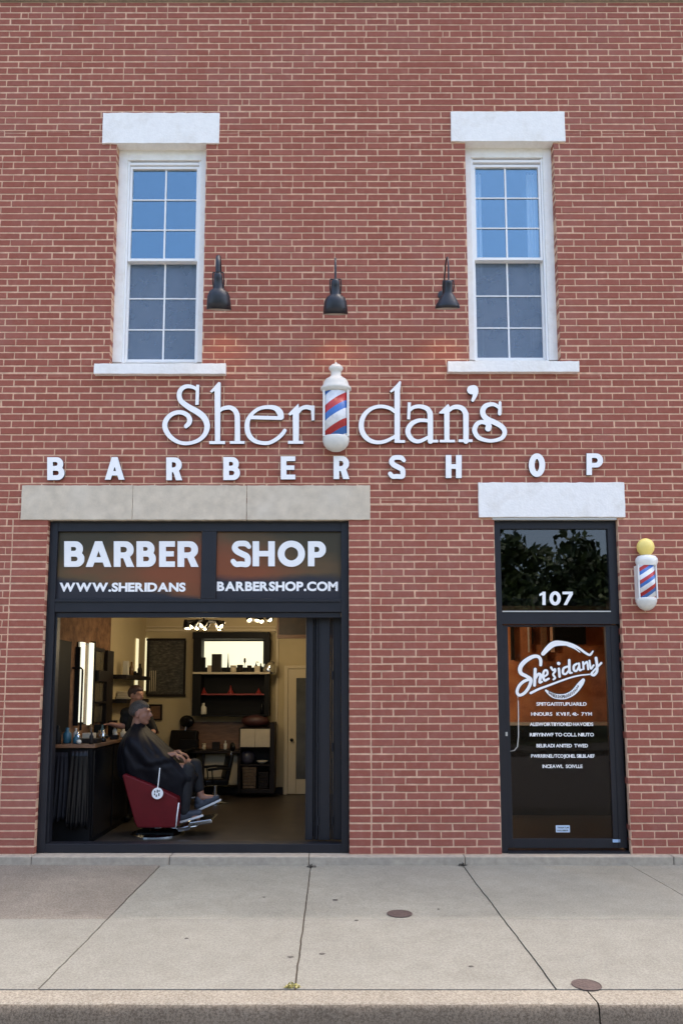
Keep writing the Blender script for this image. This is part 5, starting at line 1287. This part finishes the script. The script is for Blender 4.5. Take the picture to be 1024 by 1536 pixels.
# seated customer, in profile, facing right
YP = 1.02
def WP(px, py, dy=0.0): return W(px, py, YP+dy)
man = empty('person', WP(225,1245), 'grey haired man in a black barber cape sitting in profile in the red chair', 'person')
hc = WP(211.5, 1070); sH = 1.17
mb = MB(); head(mb, hc, (1,-.12,0), sH)
sL = WP(205,1109,.17); sR = WP(205,1109,-.17); ch_ = WP(207,1112); pv = WP(213,1158)
capsule(mb, WP(207,1097), ch_, .085, .13); capsule(mb, ch_, WP(208,1135), .135, .13); capsule(mb, WP(208,1135), pv, .13, .14)
capsule(mb, sL, sR, .055, .055)
for s, sh_, (ex, ey), (wx, wy) in ((-1, sR, (232,1138), (262,1131)), (1, sL, (238,1136), (268,1128))):
    e = WP(ex, ey, s*.22); w_ = WP(wx, wy, s*.15); capsule(mb, sh_, e, .045, .040); capsule(mb, e, w_, .042, .030)
    hand(mb, w_, (.92,0,-.35), (0,0,-1), 1.05, .7)
for s, (kx, ky), (ax_, ay) in ((-1, (282,1152), (276,1219)), (1, (292,1146), (302,1196))):
    hp_ = pv+Vector((0, s*.09, 0)); k_ = WP(kx, ky, s*.10); a_ = WP(ax_, ay, s*.08); capsule(mb, hp_, k_, .085, .062); capsule(mb, k_, a_, .058, .040)
    capsule(mb, a_, a_+Vector((.16,0,-.05+(.04 if s > 0 else 0))), .038, .034)
flesh('body', mb, 'skin', man, .009, 3)
hair(man, hc, (1,-.12,0), sH, 'hair_grey')
# cape
levels = [(1085,202,216,.085),(1092,197,221,.15),(1102,190,232,.25),(1115,184,246,.30),(1128,181,260,.31),(1140,180,273,.30),(1152,181,284,.29),(1164,184,296,.26),(1176,196,290,.24),(1190,214,288,.20),(1204,238,284,.17),(1214,250,279,.13)]
levels = [tuple(q) for q in catmull(levels, 4)]
mb = MB(); n = 96; v = []; f = []
def arm_ridge(px, py, p0, p1, wd):
    dx, dy = p1[0]-p0[0], p1[1]-p0[1]; t = min(1, max(0, ((px-p0[0])*dx+(py-p0[1])*dy)/(dx*dx+dy*dy)))
    return math.exp(-((px-p0[0]-t*dx)**2+(py-p0[1]-t*dy)**2)/wd**2)
for i, (py, a, b_, hw) in enumerate(levels):
    A = WP(a, py); B = WP(b_, py); cx_ = (A.x+B.x)/2; rx = (B.x-A.x)/2; g_ = min(1, i/14); dn = min(1, max(0, (i-16)/14))
    for j in range(n):
        t = 2*PI*j/n; fo = 1+(.028*math.sin(9*t+i*.07)+.016*math.sin(19*t+1.3+i*.13))*g_+.035*dn*math.sin(13*t+.6+.05*i)
        ct, s_ = math.cos(t), math.sin(t); e_ = .8
        x = cx_+rx*math.copysign(abs(ct)**e_, ct)*fo; y = hw*math.copysign(abs(s_)**e_, s_)*fo
        px_ = (a+b_)/2+(b_-a)/2*math.copysign(abs(ct)**e_, ct)
        rg = max(arm_ridge(px_, py, (206,1104), (233,1139), 8.5), arm_ridge(px_, py, (233,1139), (262,1133), 7.5))
        cr_ = arm_ridge(px_, py, (222,1148), (262,1146), 5)+.7*arm_ridge(px_, py, (196,1120), (212,1150), 4)+.6*arm_ridge(px_, py, (226,1118), (240,1124), 3.5)
        y += math.copysign(.055*rg-.022*cr_, s_)*min(1, abs(s_)*1.6)
        v.append((x, YP+y, A.z+.006*math.sin(5*t+i*.25)))
for i in range(len(levels)-1):
    for j in range(n): f.append((i*n+j, (i+1)*n+j, (i+1)*n+(j+1)%n, i*n+(j+1)%n))
mb.add(v, f); cp = build('cape', mb, 'cape', man, smooth=True); s_ = cp.modifiers.new('sub', 'SUBSURF'); s_.levels = s_.render_levels = 1
mb = MB(); mb.lathe([(.072,0),(.078,.01),(.072,.022),(.064,.02),(.064,0)], WP(208,1094), 28, Vector((.18,0,1)), sy=.95); build('neck_strip', mb, 'tan', man, smooth=True)
mb = MB()
for s, (kx, ky), (ax_, ay) in ((-1, (282,1154), (276,1215)), (1, (292,1148), (298,1181))):
    k_ = WP(kx, ky, s*.10); a_ = WP(ax_, ay, s*.08); capsule(mb, k_, a_, .082, .066)
flesh('trousers', mb, 'denim', man, .012, 3)
def shoe(px, py, dy, tilt, parent):
    a_ = WP(px, py, dy); d_ = Vector((math.cos(tilt), 0, math.sin(tilt))); nrm = Vector((-math.sin(tilt), 0, math.cos(tilt)))
    mb = MB(); capsule(mb, a_+d_*-.03, a_+d_*.20, .048, .036); capsule(mb, a_+nrm*.02, a_+nrm*.06, .048, .05); capsule(mb, a_+d_*.08+nrm*.012, a_+d_*.19, .043, .036)
    s_ = flesh('shoe', mb, 'shoe', parent, .009, 3)
    mb = MB(); pts = []
    for k in range(24):
        t = 2*PI*k/24; pts.append((.085+.155*math.cos(t), .046*math.copysign(abs(math.sin(t))**.7, math.sin(t))))
    v = [tuple(a_+d_*x+Vector((0,y,0))-nrm*h_) for h_ in (.032,.056) for x, y in pts]; q = len(pts)
    mb.add(v, [tuple(range(q)), tuple(range(2*q-1,q-1,-1))]+[(k,k+q,(k+1)%q+q,(k+1)%q) for k in range(q)]); build('sole', mb, 'white', s_, bevel=.004)
shoe(273, 1226, -.08, .28, man); shoe(301, 1207, .08, .42, man)

# red barber chair
ch = empty('barber_chair', WP(232,1258), 'red vinyl barber chair with chrome base under the seated man', 'barber chair')
def poly_prism(name, P, dy0, dy1, m, parent, bevel=.02, seg=4):
    pts = [(WP(a, b_, dy0).x, WP(a, b_, dy0).z) for a, b_ in P]; mb = MB(); mb.prism_xz(pts, YP+dy0, YP+dy1)
    return build(name, mb, m, parent, bevel=bevel, seg=seg, smooth=False)
poly_prism('shell', [(183,1163),(187,1161),(200,1166),(240,1183),(266,1197),(267,1205),(264,1242),(206,1242),(202,1234),(194,1205)], -.32, .32, 'red', ch, .04)
mb = MB(); rim = [WP(a, b_, -.325) for a, b_ in ((264,1241),(266,1222),(268.5,1204))]; mb.tube(rim, .008, 8); build('piping', mb, 'letter_white', ch, smooth=True)
poly_prism('seat', [(200,1176),(258,1194),(258,1206),(205,1196)], -.26, .26, 'red', ch, .02)
poly_prism('backrest', [(189,1135),(194,1135),(202,1178),(193,1178)], -.24, .24, 'red', ch, .02)
bc = WP(237,1256); mb = MB(); mb.lathe([(.30,0),(.30,.012),(.27,.028),(.10,.045),(.06,.07),(.055,.2),(.055,.25)], (bc.x, YP, FL+.001), 40); build('base', mb, 'chrome', ch, smooth=False)
mb = MB(); a0 = WP(237,1244); mb.box(a0.x-.2, a0.x+.22, YP-.2, YP+.2, a0.z-.035, a0.z-.002); build('underframe', mb, 'black', ch, bevel=.01)
mb = MB(); a0 = WP(264,1238); b0 = WP(302,1234)
for s in (-.2, .2): mb.tube([Vector((a0.x-.05, YP+s, a0.z+.02)), Vector((a0.x+.08, YP+s, a0.z)), Vector((b0.x, YP+s, b0.z+.0))], .012, 8)
build('footrest_arm', mb, 'chrome', ch, smooth=True)
P_ = [(265,1243.5),(282,1239),(284,1234),(316,1229),(317.5,1231),(318,1234),(286,1240),(284,1245),(268,1248)]
poly_prism('footrest', P_, -.22, .22, 'chrome', ch, .004, 2)
# white badge hanging on its strap over the shell
bd = empty('round_badge', WP(236,1198,-.33), 'white round badge hanging from a strap on the red chair side', 'badge')
c = WP(236.5,1190,-.345); mb = MB(); mb.lathe([(0,0),(.062,0),(.062,.008),(0,.008)], c, 28, Vector((0,-1,.05))); build('disc', mb, 'letter_white', bd)
mb = MB()
for i, (dx, dz, L_) in enumerate(((-.028,.02,.02),(.0,.025,.03),(.018,-.012,.03),(-.01,-.025,.025),(.02,.028,.016),(-.03,-.01,.018))): mb.box(c.x+dx-.005, c.x+dx+.006, c.y-.012, c.y-.0085, c.z+dz-L_/2, c.z+dz+L_/2)
build('emblem', mb, 'black', bd)
mb = MB(); mb.tube([WP(236.5,1184,-.34), WP(238,1172,-.345), WP(240,1152,-.30)], .006, 8); build('strap', mb, 'letter_white', bd)

# barber standing behind
YB2 = 1.95
def WB(px, py, dy=0.0): return W(px, py, YB2+dy)
bar = empty('person', (WB(205,1100).x, YB2, FL), 'dark haired barber in black standing behind the seated man', 'person')
hb = WB(205,1043); mb = MB(); head(mb, hb, (.85,-.5,0), .98)
cb = WB(203,1078); sa = WB(190,1070,-.05); sb = WB(219,1070,.12)
hipz = FL+.92; hip = Vector((WB(204,1100).x, YB2, hipz))
capsule(mb, WB(204,1068), Vector((cb.x, YB2, cb.z-.10)), .10, .14); capsule(mb, Vector((cb.x, YB2, cb.z-.10)), hip, .14, .13); capsule(mb, sa, sb, .07, .07)
e1 = WB(184,1090,-.1); w1 = WB(167,1086,-.18); capsule(mb, sa, e1, .052, .042); capsule(mb, e1, w1, .040, .028); hand(mb, w1, (-1,-.2,-.1), (0,0,-1), 1, .6)
e2 = WB(231,1096,-.15); w2 = WB(222,1112,-.45); capsule(mb, sb, e2, .052, .042); capsule(mb, e2, w2, .040, .028); hand(mb, w2, (-.5,-.8,-.3), (0,0,-1), 1, .6)
for s in (-1, 1):
    h_ = hip+Vector((s*.09,0,0)); k_ = Vector((h_.x, YB2, FL+.5)); a_ = Vector((h_.x, YB2, FL+.09)); capsule(mb, h_, k_, .08, .06); capsule(mb, k_, a_, .055, .038); capsule(mb, a_+Vector((0,0,-.04)), a_+Vector((.05,-.14,-.05)), .038, .035)
flesh('body', mb, 'skin', bar, .011, 3)
hair(bar, hb, (.85,-.5,0), 1.04, 'hair_dark')
mb = MB(); capsule(mb, WB(204,1070), Vector((cb.x, YB2, cb.z-.10)), .115, .155); capsule(mb, Vector((cb.x, YB2, cb.z-.10)), hip, .155, .145); capsule(mb, sa, sb, .08, .08)
capsule(mb, sa, sa+(e1-sa)*.6, .066, .060); capsule(mb, sb, sb+(e2-sb)*1.0, .066, .055); flesh('shirt', mb, 'black', bar, .013, 3)
mb = MB()
for s in (-1, 1):
    h_ = hip+Vector((s*.09,0,0)); capsule(mb, h_, Vector((h_.x, YB2, FL+.5)), .095, .075); capsule(mb, Vector((h_.x, YB2, FL+.5)), Vector((h_.x, YB2, FL+.1)), .072, .06)
flesh('trousers', mb, 'denim', bar, .014, 3)
for s in (-1, 1):
    x_ = hip.x+s*.09; mb = MB(); capsule(mb, (x_, YB2+.02, FL+.052), (x_+.05, YB2-.16, FL+.045), .052, .042); capsule(mb, (x_, YB2, FL+.05), (x_, YB2, FL+.10), .05, .05); flesh('shoe', mb, 'black', bar, .011, 3)

# spare black barber chairs
def black_chair(x, y, rz, label, s=1.0):
    root = empty('barber_chair', (x, y, FL), label, 'barber chair', 'black barber chairs further inside')
    R_ = Matrix.Rotation(rz, 4, 'Z'); T = Matrix.Translation((x, y, FL))@R_
    def part(name, mb, m, **k):
        mb.v = [tuple(T@(Vector(q)*s)) for q in mb.v]; return build(name, mb, m, root, **k)
    mb = MB(); mb.lathe([(.28,.001),(.28,.015),(.24,.03),(.07,.05),(.05,.08),(.05,.38)], (0,0,0), 32); part('base', mb, 'chrome')
    mb = MB(); mb.box(-.25,.25,-.25,.25,.38,.52); part('seat', mb, 'black_gloss', bevel=.03, seg=3)
    mb = MB(); mb.prism_xz([(-.25,.45),(-.16,.50),(-.27,1.02),(-.36,1.0)], -.24, .24); part('backrest', mb, 'black_gloss', bevel=.025, seg=3)
    mb = MB(); mb.ball((-.36,0,1.15), .13, 16, sq=(.45,1,.75)); part('headrest', mb, 'black_gloss', smooth=True)
    mb = MB(); mb.tube([(-.32,0,.98),(-.35,0,1.1)], .015, 8); part('headrest_stem', mb, 'chrome')
    for sd in (-1, 1):
        mb = MB(); mb.tube([(-.26,sd*.28,.72),(-.05,sd*.29,.74),(.2,sd*.29,.72)], .028, 10); mb.tube([(.12,sd*.29,.72),(.1,sd*.27,.46)], .014, 8); part('armrest', mb, 'black', smooth=True)
    mb = MB(); mb.prism_xz([(.25,.47),(.27,.49),(.46,.20),(.44,.18)], -.2, .2); part('leg_rest', mb, 'black_gloss', bevel=.01)
    mb = MB(); mb.prism_xz([(.44,.18),(.62,.15),(.62,.13),(.42,.16)], -.19, .19); part('footrest', mb, 'chrome', bevel=.004)
p = FLR(322,1205); black_chair(p.x, p.y+.0, math.radians(200), 'low black barber chair with a pale footrest right of the seated man', .70)
p = FLR(262,1199); black_chair(p.x-.05, p.y+.1, math.radians(250), 'black barber chair whose headrest shows above the seated mans knees')
#==SECTION9==
# ================================================================== TREES ACROSS THE STREET (reflected in the glass)
def tree(x, y, h, cr, seed, label, n=9000):
    r = random.Random(seed); root = empty('street_tree', (x, y, -.15), label, 'tree', 'trees across the street')
    mb = MB(); tips = []
    mb.tube([(x,y,-.2),(x+.05,y,h*.2),(x+r.uniform(-.2,.2),y,h*.42)], [.28,.2,.15], 12)
    for k in range(7):
        a = 2*PI*k/7+r.uniform(-.3,.3); b0 = Vector((x, y, h*(.26+.03*k))); e = b0+Vector((math.cos(a)*cr*.7, math.sin(a)*cr*.7, h*r.uniform(.18,.4)))
        m_ = (b0+e)/2+Vector((0,0,h*.04)); mb.tube([b0, m_, e], [.09,.06,.025], 8); tips += [m_, e]
    build('trunk', mb, 'bark', root)
    cl = [(Vector((x+r.gauss(0,.42)*cr, y+r.gauss(0,.42)*cr, h*(.28+.62*r.random()))), r.uniform(.5,1.15)) for _ in range(70)]+[(t, .9) for t in tips]
    mb = MB(); v = []; f = []
    for i in range(n):
        c, R = r.choice(cl); d = Vector((r.gauss(0,1), r.gauss(0,1), r.gauss(0,1))).normalized()*R*r.random()**.45
        p = c+d; u = Vector((r.uniform(-1,1), r.uniform(-1,1), r.uniform(-1,1))).normalized(); w = u.cross(Vector((r.uniform(-1,1), r.uniform(-1,1), r.uniform(-1,1)))).normalized()
        s = r.uniform(.15,.27); o = len(v); v += [p-u*s, p+w*s*.55, p+u*s, p-w*s*.55]; f.append((o,o+1,o+2,o+3))
    mb.add(v, f); build('crown', mb, 'leaf', root)
tree(6.5, -25, 9.2, 3.4, 11, 'leafy tree across the street opposite the door')
tree(11.5, -26.5, 9.0, 3.4, 12, 'leafy tree across the street right of the one opposite the door')
tree(0.5, -27, 7.5, 3.2, 13, 'leafy tree across the street opposite the middle of the facade')
tree(-6.5, -25.5, 8.0, 3.2, 14, 'leafy tree across the street opposite the shop opening')
tree(-13, -27, 8.4, 3.4, 15, 'leafy tree across the street at the far left')

# ================================================================== LIGHT
EL, AZX = 68.0, None
hh = ZT+.14; edge = -YJ                  # the parapet's shadow falls on the slab joint
need = (edge-.06)/hh                      # horizontal travel towards the street per metre of height
cot = 1/math.tan(math.radians(EL)); cy = need/cot; az = math.acos(cy)      # angle of the sun from straight behind the building
d = Vector((math.sin(az)*math.cos(math.radians(EL)), math.cos(az)*math.cos(math.radians(EL)), math.sin(math.radians(EL))))   # towards the sun
sl = bpy.data.lights.new('sun', 'SUN'); sl.energy = SUN; sl.angle = math.radians(1.0); sl.color = (1, .94, .85)
so = bpy.data.objects.new('sun', sl); COL.objects.link(so); so.rotation_euler = d.to_track_quat('Z', 'Y').to_euler(); so.location = (0, 0, 30)
w = bpy.data.worlds.new('World'); sc.world = w; w.use_nodes = True; nt = w.node_tree
sky = nt.nodes.new('ShaderNodeTexSky'); sky.sky_type = 'NISHITA'; sky.sun_disc = False
sky.sun_elevation = math.radians(EL); sky.sun_rotation = math.atan2(d.x, d.y); sky.air_density = 1.0; sky.dust_density = DUST; sky.ozone_density = 1.0
bg = nt.nodes['Background']; bg.inputs['Strength'].default_value = SKY; nt.links.new(sky.outputs[0], bg.inputs[0])
sc.view_settings.view_transform = 'Standard'; sc.view_settings.look = 'None'; sc.view_settings.gamma = 1; sc.view_settings.use_curve_mapping = False
sc.view_settings.exposure = EXPO
sc.cycles.max_bounces = 8; sc.cycles.transparent_max_bounces = 12; sc.cycles.caustics_reflective = False; sc.cycles.caustics_refractive = False
sc.cycles.sample_clamp_indirect = 6
